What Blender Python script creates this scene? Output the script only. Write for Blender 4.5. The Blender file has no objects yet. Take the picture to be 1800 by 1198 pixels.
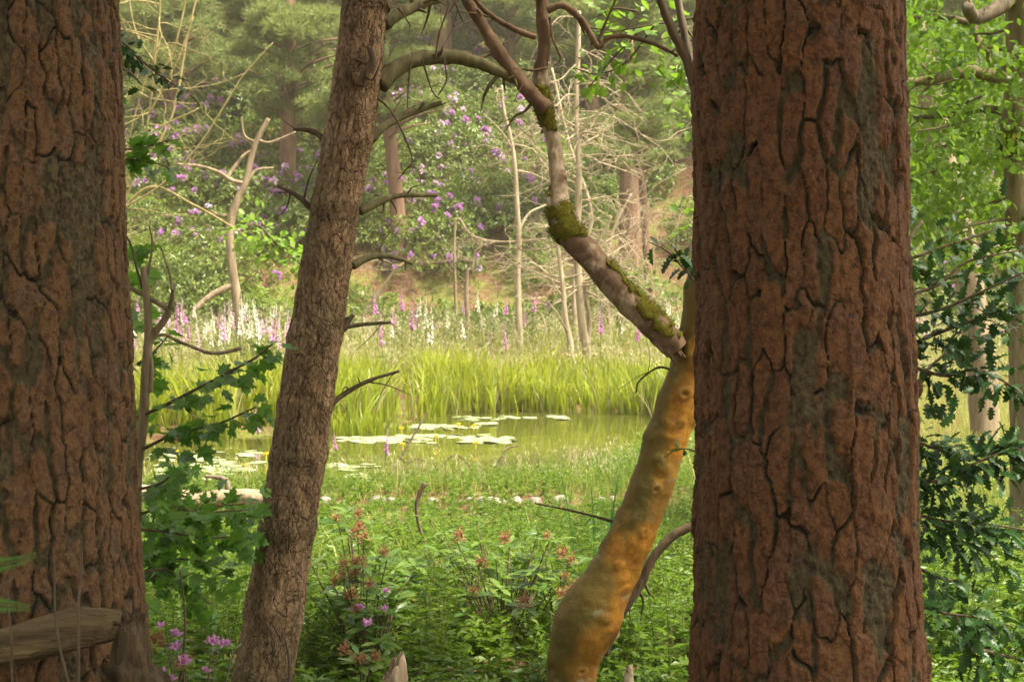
import bpy, math
import numpy as np
from mathutils import Matrix, Vector

# ------------------------------------------------------------------ camera, sky, sun, exposure
SC = bpy.context.scene
COL = SC.collection
CAM_Z = 2.0
FPX = 2500.0            # focal length in pixels of the 1800 px wide photograph (50 mm on 36 mm)
HZ = 540.0              # row of the horizon
cam_d = bpy.data.cameras.new('camera')
cam = bpy.data.objects.new('camera', cam_d); COL.objects.link(cam)
cam_d.lens = 50; cam_d.sensor_width = 36; cam_d.sensor_fit = 'HORIZONTAL'
cam_d.shift_y = -(599.0 - HZ) / 1800.0
cam_d.clip_start = 0.05; cam_d.clip_end = 600
cam_d.dof.use_dof = True; cam_d.dof.focus_distance = 4.6; cam_d.dof.aperture_fstop = 10.0
cam.location = (0, 0, CAM_Z); cam.rotation_euler = (math.radians(90), 0, 0)
SC.camera = cam

SUN_EL, SUN_AZ = math.radians(60), math.radians(112)     # azimuth from +Y towards +X
world = bpy.data.worlds.new('World'); SC.world = world; world.use_nodes = True
wn = world.node_tree.nodes; wl = world.node_tree.links; wn.clear()
sky = wn.new('ShaderNodeTexSky'); sky.sky_type = 'NISHITA'; sky.sun_disc = False
sky.sun_elevation = SUN_EL; sky.sun_rotation = SUN_AZ
sky.air_density = 1.0; sky.dust_density = 4.0; sky.ozone_density = 0.6
hs = wn.new('ShaderNodeHueSaturation'); hs.inputs['Saturation'].default_value = 0.22
tint = wn.new('ShaderNodeMix'); tint.data_type = 'RGBA'; tint.blend_type = 'MULTIPLY'; tint.inputs[0].default_value = 1.0
tint.inputs[7].default_value = (1.0, 0.96, 0.86, 1)      # thin warm overcast veil
bg = wn.new('ShaderNodeBackground'); bg.inputs['Strength'].default_value = 0.15
wo = wn.new('ShaderNodeOutputWorld')
wl.new(sky.outputs[0], hs.inputs['Color']); wl.new(hs.outputs[0], tint.inputs[6])
wl.new(tint.outputs[2], bg.inputs['Color']); wl.new(bg.outputs[0], wo.inputs['Surface'])

sun_d = bpy.data.lights.new('sun', 'SUN'); sun = bpy.data.objects.new('sun', sun_d); COL.objects.link(sun)
sun_d.energy = 5.0; sun_d.angle = math.radians(9); sun_d.color = (1.0, 0.92, 0.74)
sd = Vector((math.sin(SUN_AZ) * math.cos(SUN_EL), math.cos(SUN_AZ) * math.cos(SUN_EL), math.sin(SUN_EL)))
sun.rotation_euler = sd.to_track_quat('Z', 'Y').to_euler()
sun.location = sd * 60

vs = SC.view_settings
vs.view_transform = 'Standard'; vs.look = 'None'; vs.gamma = 1; vs.use_curve_mapping = False
vs.exposure = 1.7
SC.render.engine = 'CYCLES'
cy = SC.cycles
cy.use_denoising = True
try:
    cy.denoiser = 'OPENIMAGEDENOISE'
    cy.denoising_prefilter = 'ACCURATE'
except Exception:
    pass
cy.use_adaptive_sampling = True; cy.adaptive_threshold = 0.025
cy.max_bounces = 6; cy.diffuse_bounces = 3; cy.glossy_bounces = 2; cy.transmission_bounces = 3
cy.volume_bounces = 1; cy.transparent_max_bounces = 8
cy.caustics_reflective = False; cy.caustics_refractive = False
cy.sample_clamp_indirect = 6

# ------------------------------------------------------------------ helpers
def P(px, py, Y):
    """A point Y metres ahead of the photographer, seen at pixel (px, py) of the photograph."""
    return np.array(((px - 900.0) / FPX * Y, Y, CAM_Z - (py - HZ) / FPX * Y))

def PX(w, Y):
    return w / FPX * Y

def sstep(a, b, x):
    t = np.clip((np.asarray(x, float) - a) / (b - a), 0, 1)
    return t * t * (3 - 2 * t)

def hash3(ix, iy, iz, seed=0):
    n = (ix.astype(np.int64) * 73856093) ^ (iy.astype(np.int64) * 19349663) ^ (iz.astype(np.int64) * 83492791) ^ np.int64(seed * 2654435761 % 2147483647)
    n = n & 0x7fffffff
    n = ((n ^ (n >> 13)) * 1274126177) & 0x7fffffff
    n = ((n ^ (n >> 16)) * 668265263) & 0x7fffffff
    n = n ^ (n >> 15)
    return (n & 0xffffff) / float(0xffffff)

def vnoise(p, seed=0):
    p = np.asarray(p, float)
    i = np.floor(p); f = p - i; i = i.astype(np.int64)
    u = f * f * (3 - 2 * f)
    r = 0
    for dx in (0, 1):
        wx = u[..., 0] if dx else 1 - u[..., 0]
        for dy in (0, 1):
            wy = u[..., 1] if dy else 1 - u[..., 1]
            for dz in (0, 1):
                wz = u[..., 2] if dz else 1 - u[..., 2]
                r = r + wx * wy * wz * hash3(i[..., 0] + dx, i[..., 1] + dy, i[..., 2] + dz, seed)
    return r

def fbm(p, octv=3, seed=0, gain=0.5):
    p = np.asarray(p, float); a = 1.0; s = 0; t = 0
    for k in range(octv):
        s = s + a * (vnoise(p * 2 ** k, seed + k * 17) * 2 - 1); t += a; a *= gain
    return s / t

def norm(v):
    v = np.asarray(v, float)
    return v / np.maximum(np.linalg.norm(v, axis=-1, keepdims=True), 1e-9)

class MB:
    """Collects vertices and faces; build() links them as one mesh object."""
    def __init__(self):
        self.v = []; self.q = []; self.t = []; self.a = []; self.b = []; self.qm = []; self.tm = []; self.n = 0
    def add(self, v, q=None, t=None, a=0.0, b=0.0, m=0):
        v = np.asarray(v, float).reshape(-1, 3); k = len(v)
        self.v.append(v)
        self.a.append(np.broadcast_to(np.asarray(a, float), (k,))); self.b.append(np.broadcast_to(np.asarray(b, float), (k,)))
        if q is not None and len(q):
            q = np.asarray(q, np.int64).reshape(-1, 4); self.q.append(q + self.n); self.qm.append(np.full(len(q), m))
        if t is not None and len(t):
            t = np.asarray(t, np.int64).reshape(-1, 3); self.t.append(t + self.n); self.tm.append(np.full(len(t), m))
        self.n += k
    def mesh(self, name, mats, smooth=True, normals=None):
        v = np.concatenate(self.v) if self.v else np.zeros((0, 3))
        q = np.concatenate(self.q) if self.q else np.zeros((0, 4), np.int64)
        t = np.concatenate(self.t) if self.t else np.zeros((0, 3), np.int64)
        me = bpy.data.meshes.new(name)
        me.vertices.add(len(v)); me.vertices.foreach_set('co', v.ravel().astype(np.float32))
        nl = q.size + t.size
        me.loops.add(nl); me.loops.foreach_set('vertex_index', np.concatenate([q.ravel(), t.ravel()]).astype(np.int32))
        npol = len(q) + len(t); me.polygons.add(npol)
        me.polygons.foreach_set('loop_start', np.concatenate([np.arange(len(q)) * 4, q.size + np.arange(len(t)) * 3]).astype(np.int32))
        mi = np.concatenate([np.concatenate(self.qm) if self.qm else np.zeros(0), np.concatenate(self.tm) if self.tm else np.zeros(0)])
        me.polygons.foreach_set('material_index', mi.astype(np.int32))
        me.polygons.foreach_set('use_smooth', np.full(npol, smooth, bool))
        for nm, arr in (('rnd', self.a), ('aux', self.b)):
            at = me.attributes.new(nm, 'FLOAT', 'POINT'); at.data.foreach_set('value', np.concatenate(arr).astype(np.float32))
        me.update(calc_edges=True); 
        for m in (mats if isinstance(mats, (list, tuple)) else [mats]):
            me.materials.append(m)
        if normals is not None:
            me.normals_split_custom_set_from_vertices(normals.astype(np.float32))
        return me
    def build(self, name, mats, parent=None, smooth=True, normals=None, local=False):
        return link(name, self.mesh(name, mats, smooth, normals), parent, local)

def link(name, me, parent=None, local=False):
    o = bpy.data.objects.new(name, me); COL.objects.link(o)
    if parent is not None:
        o.parent = parent
        if not local and parent.type == 'EMPTY':
            o.matrix_parent_inverse = Matrix.Translation(-parent.location)
    return o

def tag(o, label=None, cat=None, group=None, kind=None):
    if label: o['label'] = label
    if cat: o['category'] = cat
    if group: o['group'] = group
    if kind: o['kind'] = kind
    return o

def thing(name, loc, label, cat, group=None):
    o = bpy.data.objects.new(name, None); COL.objects.link(o)
    o.location = Vector(loc); o.empty_display_size = 0.2
    return tag(o, label, cat, group)

def copy_tree(o, parent=None):
    c = o.copy(); COL.objects.link(c)
    if parent is not None: c.parent = parent
    for ch in o.children: copy_tree(ch, c)
    return c

def catmull(pts, n):
    pts = np.asarray(pts, float)
    if len(pts) == 2:
        t = np.linspace(0, 1, n)[:, None]; return pts[0] * (1 - t) + pts[1] * t
    ext = np.vstack([2 * pts[0] - pts[1], pts, 2 * pts[-1] - pts[-2]])
    seg = np.linalg.norm(np.diff(pts[:, :3], axis=0), axis=1); cum = np.concatenate([[0], np.cumsum(seg)])
    s = np.linspace(0, cum[-1], n); k = np.clip(np.searchsorted(cum, s, 'right') - 1, 0, len(seg) - 1)
    t = ((s - cum[k]) / np.maximum(seg[k], 1e-9))[:, None]
    p0, p1, p2, p3 = ext[k], ext[k + 1], ext[k + 2], ext[k + 3]
    return 0.5 * (2 * p1 + (p2 - p0) * t + (2 * p0 - 5 * p1 + 4 * p2 - p3) * t ** 2 + (3 * p1 - p0 - 3 * p2 + p3) * t ** 3)

def tube(mb, pts, rad, ns=6, n=None, disp=None, a=0.0, b=None, m=0, cap=True, spline=True):
    """A tapering tube along control points. disp(theta, s, pos) gives a radial offset."""
    pts = np.asarray(pts, float); rad = np.broadcast_to(np.asarray(rad, float), (len(pts),))
    n = n or max(2, (len(pts) - 1) * 4 + 1)
    pr = np.column_stack([pts, rad])
    pr = catmull(pr, n) if spline else np.column_stack([np.interp(np.linspace(0, 1, n), np.linspace(0, 1, len(pts)), pr[:, k]) for k in range(4)])
    p = pr[:, :3]; r = np.maximum(pr[:, 3], 1e-4)
    tg = norm(np.gradient(p, axis=0))
    ref = np.array((0, -1.0, 0)) if abs(tg[0][1]) < 0.8 else np.array((1.0, 0, 0))
    X = np.zeros_like(p); X[0] = norm(ref - tg[0] * ref.dot(tg[0]))
    for k in range(1, n):
        x = X[k - 1] - tg[k] * X[k - 1].dot(tg[k]); X[k] = norm(x)
    Yv = np.cross(tg, X)
    th = np.linspace(0, 2 * np.pi, ns, endpoint=False)
    ring = np.cos(th)[None, :, None] * X[:, None] + np.sin(th)[None, :, None] * Yv[:, None]
    R = np.repeat(r[:, None], ns, 1)
    base = p[:, None] + ring * R[..., None]
    A = np.broadcast_to(np.asarray(a, float), (n * ns,)); B = np.zeros(n * ns) if b is None else np.broadcast_to(b, (n * ns,))
    if disp is not None:
        sarc = np.concatenate([[0], np.cumsum(np.linalg.norm(np.diff(p, axis=0), axis=1))])
        res = disp(np.repeat(th[None], n, 0), np.repeat(sarc[:, None], ns, 1), base, R)
        if isinstance(res, tuple):
            d, A, B = res; A = A.ravel(); B = B.ravel()
        else: d = res
        base = base + ring * d[..., None]
    i = np.arange(n - 1)[:, None] * ns; j = np.arange(ns)[None]; j2 = (j + 1) % ns
    q = np.stack([i + j, i + j2, i + ns + j2, i + ns + j], -1).reshape(-1, 4)
    v = base.reshape(-1, 3); t = []
    if cap:
        c0 = len(v); v = np.vstack([v, p[:1], p[-1:]]); A = np.append(A, [A[0], A[-1]]); B = np.append(B, [B[0], B[-1]])
        jj = np.arange(ns); t = np.vstack([np.stack([np.full(ns, c0), (jj + 1) % ns, jj], 1),
            np.stack([np.full(ns, c0 + 1), (n - 1) * ns + jj, (n - 1) * ns + (jj + 1) % ns], 1)])
    mb.add(v, q, t, A, B, m)
    return p, r, X, Yv, tg

def frames(d, up):
    """Rotation matrices with local +Y along d and local +Z near up."""
    d = norm(d); up = np.broadcast_to(np.asarray(up, float), d.shape)
    x = norm(np.cross(d, up)); z = np.cross(x, d)
    return np.stack([x, d, z], -1)

def scatter(mb, tv, tq, tt, pos, rot, sc, a=0.0, m=0, b=0.0):
    """Copies of a template placed by position, rotation matrix and scale."""
    N = len(pos); K = len(tv)
    sc = np.asarray(sc, float)
    if sc.ndim == 0: sc = np.full(N, float(sc))
    tvs = tv[None] * (sc[:, None, None] if sc.ndim == 1 else sc[:, None, :])
    v = np.einsum('nij,nkj->nki', rot, tvs) + pos[:, None]
    off = (np.arange(N) * K)[:, None, None]
    q = (np.asarray(tq)[None] + off).reshape(-1, 4) if tq is not None and len(tq) else None
    t = (np.asarray(tt)[None] + off).reshape(-1, 3) if tt is not None and len(tt) else None
    a = np.repeat(np.broadcast_to(np.asarray(a, float), (N,)), K); b = np.repeat(np.broadcast_to(np.asarray(b, float), (N,)), K)
    mb.add(v.reshape(-1, 3), q, t, a, b, m)

def mat4(pos, rot, s):
    M = np.eye(4); M[:3, :3] = rot * s; M[:3, 3] = pos
    return Matrix(M.tolist())

def rdir(rng, n, zlo=-1, zhi=1):
    z = rng.uniform(zlo, zhi, n); a = rng.uniform(0, 2 * np.pi, n); s = np.sqrt(1 - z * z)
    return np.stack([np.cos(a) * s, np.sin(a) * s, z], 1)

# ------------------------------------------------------------------ materials
class NT:
    def __init__(self, name):
        self.m = bpy.data.materials.new(name); self.m.use_nodes = True
        self.t = self.m.node_tree; self.n = self.t.nodes; self.n.clear()
        self.out = self.n.new('ShaderNodeOutputMaterial')
    def new(self, typ, **kw):
        nd = self.n.new('ShaderNode' + typ)
        for k, v in kw.items(): setattr(nd, k, v)
        return nd
    def lk(self, a, b): self.t.links.new(a, b)
    def attr(self, nm): return self.new('Attribute', attribute_name=nm).outputs['Fac']
    def coord(self, which='Object'): return self.new('TexCoord').outputs[which]
    def noise(self, scale, detail=4, rough=0.55, co=None, stretch=None, dist=0.0):
        nd = self.new('TexNoise'); nd.inputs['Scale'].default_value = scale; nd.inputs['Detail'].default_value = detail
        nd.inputs['Roughness'].default_value = rough; nd.inputs['Distortion'].default_value = dist
        co = co or self.coord()
        if stretch:
            mp = self.new('Mapping'); mp.inputs['Scale'].default_value = stretch; self.lk(co, mp.inputs[0]); co = mp.outputs[0]
        self.lk(co, nd.inputs['Vector'])
        return nd.outputs['Fac']
    def ramp(self, fac, stops, interp='LINEAR'):
        nd = self.new('ValToRGB'); cr = nd.color_ramp; cr.interpolation = interp
        while len(cr.elements) < len(stops): cr.elements.new(0.5)
        for e, (p, c) in zip(cr.elements, stops):
            e.position = p; e.color = (*c, 1) if not np.isscalar(c) else (c, c, c, 1)
        self.lk(fac, nd.inputs[0]); return nd.outputs['Color']
    def mix(self, fac, a, b, mode='MIX'):
        nd = self.new('Mix', data_type='RGBA', blend_type=mode)
        for s, x in ((nd.inputs[0], fac), (nd.inputs[6], a), (nd.inputs[7], b)):
            if hasattr(x, 'is_output'): self.lk(x, s)
            elif np.isscalar(x): s.default_value = x
            else: s.default_value = (*x, 1)
        return nd.outputs[2]
    def math(self, op, a, b=0.0, clamp=False):
        nd = self.new('Math', operation=op, use_clamp=clamp)
        for s, x in ((nd.inputs[0], a), (nd.inputs[1], b)):
            if hasattr(x, 'is_output'): self.lk(x, s)
            else: s.default_value = x
        return nd.outputs[0]
    def cracks(self, scale, stretch, wob=0.5):
        co = self.coord(); nz = self.new('TexNoise'); nz.inputs['Scale'].default_value = scale * 0.6; nz.inputs['Detail'].default_value = 3; self.lk(co, nz.inputs['Vector'])
        vm = self.new('VectorMath', operation='MULTIPLY_ADD'); self.lk(nz.outputs['Color'], vm.inputs[0]); vm.inputs[1].default_value = (wob / scale,) * 3; self.lk(co, vm.inputs[2])
        mp = self.new('Mapping'); mp.inputs['Scale'].default_value = stretch; self.lk(vm.outputs[0], mp.inputs[0])
        vo = self.new('TexVoronoi', feature='DISTANCE_TO_EDGE'); vo.inputs['Scale'].default_value = scale; self.lk(mp.outputs[0], vo.inputs['Vector'])
        return vo.outputs['Distance']
    def bump(self, h, strength=0.4, dist=0.01, prev=None):
        nd = self.new('Bump'); nd.inputs['Strength'].default_value = strength; nd.inputs['Distance'].default_value = dist
        self.lk(h, nd.inputs['Height'])
        if prev is not None: self.lk(prev, nd.inputs['Normal'])
        return nd.outputs[0]
    def bsdf(self, col, rough=0.8, spec=0.3, nrm=None, ior=None):
        nd = self.new('BsdfPrincipled')
        if hasattr(col, 'is_output'): self.lk(col, nd.inputs['Base Color'])
        else: nd.inputs['Base Color'].default_value = (*col, 1)
        if hasattr(rough, 'is_output'): self.lk(rough, nd.inputs['Roughness'])
        else: nd.inputs['Roughness'].default_value = rough
        nd.inputs['Specular IOR Level'].default_value = spec
        if ior: nd.inputs['IOR'].default_value = ior
        if nrm is not None: self.lk(nrm, nd.inputs['Normal'])
        return nd
    def done(self, sh): self.lk(sh, self.out.inputs['Surface']); return self.m

def leaf_mat(name, c0, c1, transl=0.35, rough=0.45, spec=0.35, ct=None, var=0.5):
    """Leaf: colour between c0 and c1 by a per-leaf random value, with light passing through."""
    n = NT(name); r = n.attr('rnd'); oi = n.new('ObjectInfo').outputs['Random']
    f = n.math('FRACT', n.math('ADD', r, n.math('MULTIPLY', oi, 0.37)))
    c = n.mix(f, c0, c1)
    big = n.noise(0.35, 2, co=n.new('NewGeometry').outputs['Position'])
    c = n.mix(n.math('MULTIPLY', n.ramp(big, [(0.35, 0.0), (0.65, 1.0)]), var), c, tuple(x * y for x, y in zip(c1, (1.15, 1.05, 0.75))))
    pb = n.bsdf(c, rough, spec)
    tb = n.new('BsdfTranslucent')
    tc = n.mix(0.5, c, ct or tuple(min(1, x * 1.9) for x in c1)); n.lk(tc, tb.inputs['Color'])
    ms = n.new('MixShader'); ms.inputs[0].default_value = transl
    n.lk(pb.outputs[0], ms.inputs[1]); n.lk(tb.outputs[0], ms.inputs[2])
    return n.done(ms.outputs[0])

def wood_mat(name, c0, c1, c2, scale=18, stretch=(1, 1, 0.15), bump=0.5, rough=0.85, bd=0.006):
    n = NT(name)
    n1 = n.noise(scale, 6, 0.6, stretch=stretch); n2 = n.noise(3.0, 3); n3 = n.noise(scale * 4, 4, 0.6, stretch=stretch)
    c = n.ramp(n1, [(0.3, c0), (0.55, c1), (0.75, c2)])
    c = n.mix(n.math('MULTIPLY', n2, 0.5), c, c0)
    h = n.math('ADD', n1, n.math('MULTIPLY', n3, 0.4))
    return n.done(n.bsdf(c, rough, 0.2, n.bump(h, bump, bd)).outputs[0])

def plain_leafy(name, col, rough=0.6, spec=0.2, transl=0.25):
    return leaf_mat(name, tuple(x * 0.8 for x in col), col, transl, rough, spec, tuple(min(1, x * 1.2) for x in col), 0.0)
# ------------------------------------------------------------------ the setting: ground, hill, pond
POND = np.array([(-9.5, 15.8), (-6, 15.2), (-3, 14.9), (-0.6, 15.3), (0.6, 16.2), (1.4, 18.5), (2.3, 21.5), (2.9, 24.5), (2.7, 26.4), (1.5, 27.1), (0, 27.2), (-1.4, 26.9),
                 (-1.75, 25), (-2.0, 23.4), (-2.9, 22.8), (-4.2, 21.6), (-6, 20.6), (-8, 20.2), (-10, 18)])
def pond_sd(x, y):
    """Signed distance to the pond's edge, negative inside."""
    x = np.asarray(x, float); y = np.asarray(y, float)
    d = np.full(x.shape, 1e9); ins = np.zeros(x.shape, bool)
    for k in range(len(POND)):
        a = POND[k]; b = POND[(k + 1) % len(POND)]; e = b - a
        t = np.clip(((x - a[0]) * e[0] + (y - a[1]) * e[1]) / e.dot(e), 0, 1)
        d = np.minimum(d, np.hypot(x - a[0] - t * e[0], y - a[1] - t * e[1]))
        c = (a[1] > y) != (b[1] > y)
        ins ^= c & (x < (b[0] - a[0]) * (y - a[1]) / (b[1] - a[1] + 1e-12) + a[0])
    return np.where(ins, -d, d)

def gz(x, y):
    x = np.asarray(x, float); y = np.asarray(y, float)
    near = 0.16 + 0.20 * sstep(13.5, 4.0, y)
    mead = 0.10 + 0.85 * sstep(27, 39, y)
    z = np.where(y < 18, near, 0) * sstep(22, 15, y) + mead * (1 - sstep(22, 15, y))
    hb = 41.0 + 1.6 * np.sin(x * 0.23 + 1.0) + 0.004 * x * x
    t = np.maximum(y - hb, 0)
    z = z + 0.56 * t * sstep(-1, 5, t + 0.3) - 0.0016 * t * t
    sd = pond_sd(x, y)
    p3 = np.stack([x, y, np.zeros_like(x)], -1)
    z = z + fbm(p3 * 0.5, 2, 5) * 0.06 + fbm(p3 * 0.22, 2, 9) * 0.9 * sstep(1, 8, t)
    return z * sstep(-0.1, 0.9, sd) + np.where(sd < 0, -0.5 * sstep(0, -1.2, sd), 0) - 0.03 * sstep(0.35, 0.0, sd)

n = NT('ground_soil')
gp = n.new('NewGeometry').outputs['Position']
n1 = n.noise(1.1, 5, 0.6, gp); n2 = n.noise(9, 6, 0.65, gp); n3 = n.noise(0.3, 3, 0.5, gp); n4 = n.noise(45, 3, 0.6, gp)
lit = n.ramp(n2, [(0.3, (0.045, 0.022, 0.012)), (0.5, (0.105, 0.055, 0.031)), (0.7, (0.18, 0.105, 0.062))])
mos = n.ramp(n2, [(0.3, (0.05, 0.055, 0.015)), (0.7, (0.15, 0.15, 0.035))])
c = n.mix(n.ramp(n1, [(0.44, 0.0), (0.58, 1.0)]), lit, mos)
hgt = n.math('ADD', n2, n.math('MULTIPLY', n4, 0.4))
M_ground = n.done(n.bsdf(c, 0.95, 0.1, n.bump(hgt, 0.8, 0.05)).outputs[0])

def sheet(name, xs, ys, mat):
    X, Yg = np.meshgrid(xs, ys); Z = gz(X, Yg); mb = MB()
    ny, nx = X.shape
    i = np.arange(ny - 1)[:, None] * nx + np.arange(nx - 1)[None]
    mb.add(np.stack([X, Yg, Z], -1).reshape(-1, 3), np.stack([i, i + 1, i + nx + 1, i + nx], -1).reshape(-1, 4))
    return tag(mb.build(name, mat), kind='structure')
xs = np.unique(np.concatenate([np.linspace(-70, -12, 30), np.linspace(-12, 12, 110), np.linspace(12, 70, 30)]))
sheet('ground', xs, np.concatenate([np.linspace(-30, 3, 10), np.linspace(3.5, 40, 170)]), M_ground)
xs2 = np.linspace(-70, 70, 180)
sheet('hill', xs, np.concatenate([np.linspace(40, 85, 110), np.linspace(86, 130, 20)]), M_ground)

n = NT('pond_water')
wp = n.new('NewGeometry').outputs['Position']
wb = n.math('ADD', n.noise(2.2, 3, 0.5, wp), n.math('MULTIPLY', n.noise(14, 2, 0.5, wp), 0.25))
scum = n.ramp(n.noise(1.7, 5, 0.65, wp, stretch=(1.0, 2.2, 1)), [(0.52, 0.0), (0.66, 1.0)])
wc = n.mix(scum, (0.045, 0.047, 0.011), (0.12, 0.135, 0.022))
rg = n.math('ADD', n.math('MULTIPLY', scum, 0.10), 0.03)
wbs = n.bsdf(wc, rg, 0.5, n.bump(wb, 0.06, 0.02), ior=1.33)
M_water = n.done(wbs.outputs[0])
mb = MB(); c = POND.mean(0); k = len(POND); pe = c + (POND - c) * 1.12
mb.add(np.vstack([np.column_stack([pe, np.zeros(k)]), [[c[0], c[1], 0]]]), None, [[i, (i + 1) % k, k] for i in range(k)])
tag(mb.build('pond_water', M_water), kind='structure')
# ------------------------------------------------------------------ foreground pines with plated bark
def bark_material(name, red, ochre, grey, furrow, dark):
    n = NT(name)
    rid = n.attr('rnd'); pr = n.attr('aux')
    n1 = n.noise(9, 5, 0.6); n2 = n.noise(55, 6, 0.7, stretch=(1, 1, 0.7)); n3 = n.noise(3.5, 3); n5 = n.noise(160, 3, 0.6)
    c = n.mix(pr, red, ochre)
    c = n.mix(n.ramp(n1, [(0.48, 0.0), (0.68, 0.9)]), c, grey)
    c = n.mix(n.ramp(n2, [(0.40, 0.75), (0.55, 0.0)]), c, tuple(x * 0.42 for x in red))
    c = n.mix(n.ramp(n5, [(0.56, 0.0), (0.72, 0.55)]), c, tuple(min(1, x * 1.7) for x in ochre))
    f = n.mix(n.ramp(n2, [(0.35, 0.0), (0.65, 1.0)]), tuple(x * 0.4 for x in furrow), tuple(x * 1.8 for x in furrow))
    f = n.mix(n.ramp(n3, [(0.45, 0.0), (0.62, 0.5)]), f, (furrow[0] * 0.95, furrow[1] * 1.04, furrow[2] * 0.9))
    m = n.mix(n.ramp(rid, [(0.30, 0.0), (0.72, 1.0)]), f, c)
    m = n.mix(n.ramp(rid, [(0.0, 0.9), (0.14, 0.0)]), m, dark)
    h = n.math('ADD', n2, n.math('MULTIPLY', n5, 0.5))
    return n.done(n.bsdf(m, 0.82, 0.22, n.bump(h, 0.9, 0.009)).outputs[0])

M_bark_r = bark_material('pine_bark_red', (0.080, 0.032, 0.013), (0.140, 0.064, 0.022), (0.098, 0.050, 0.028), (0.050, 0.038, 0.018), (0.016, 0.010, 0.006))
M_bark_l = bark_material('pine_bark_brown', (0.108, 0.053, 0.023), (0.160, 0.088, 0.037), (0.112, 0.067, 0.038), (0.062, 0.047, 0.023), (0.020, 0.013, 0.008))
M_pine_branch = wood_mat('pine_branch_wood', (0.05, 0.035, 0.02), (0.11, 0.075, 0.042), (0.17, 0.13, 0.07), 30)

def plate_field(s, z, P3, circ, W, H, seed):
    """Stretched cells on the trunk's surface: plate id, edge distance, furrow width by pair, plate randoms."""
    nc = max(3, int(round(circ / W)))
    wu = fbm(P3 * 9, 3, seed) * 0.42 + fbm(P3 * np.array((30, 30, 22)), 2, seed + 3) * 0.16
    wv = fbm(P3 * 7 + 5, 3, seed + 1) * 0.28 + fbm(P3 * 34, 2, seed + 4) * 0.12
    u = s / circ * nc + wu; iu0 = np.floor(u).astype(np.int64)
    d1 = np.full(u.shape, 9.0); d2 = d1.copy(); i1 = np.zeros(u.shape, np.int64); i2 = i1.copy()
    dv1 = np.zeros(u.shape)
    for di in (-1, 0, 1):
        ci = iu0 + di; cw = np.mod(ci, nc)
        zero = np.zeros_like(cw)
        v = z / H + wv + hash3(cw, zero, zero, seed + 11) * 1.0
        iv0 = np.floor(v).astype(np.int64)
        for dj in (-1, 0, 1):
            rj = iv0 + dj
            jx = (hash3(cw, rj, zero, seed + 21) - 0.5) * 0.62; jz = (hash3(cw, rj, zero, seed + 22) - 0.5) * 0.75
            sx = u - (ci + 0.5 + jx); sy = (v - (rj + 0.5 + jz)) * 1.0
            d = np.sqrt(sx ** 2 + (sy * 0.92) ** 2 + 1e-9)
            pid = cw * 100000 + (rj + 5000)
            near = d < d1
            d2 = np.where(near, d1, np.minimum(d2, d)); i2 = np.where(near, i1, np.where(d < d2 + 1e-12, pid, i2))
            dv1 = np.where(near, sy, dv1)
            d1 = np.where(near, d, d1); i1 = np.where(near, pid, i1)
    edge = (d2 - d1)
    lo = np.minimum(i1, i2); hi = np.maximum(i1, i2); zz = np.zeros_like(lo)
    return i1, edge, hash3(lo, hi, zz, seed + 31), hash3(i1, zz, zz, seed + 41), hash3(i1, zz, zz, seed + 43), dv1

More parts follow.
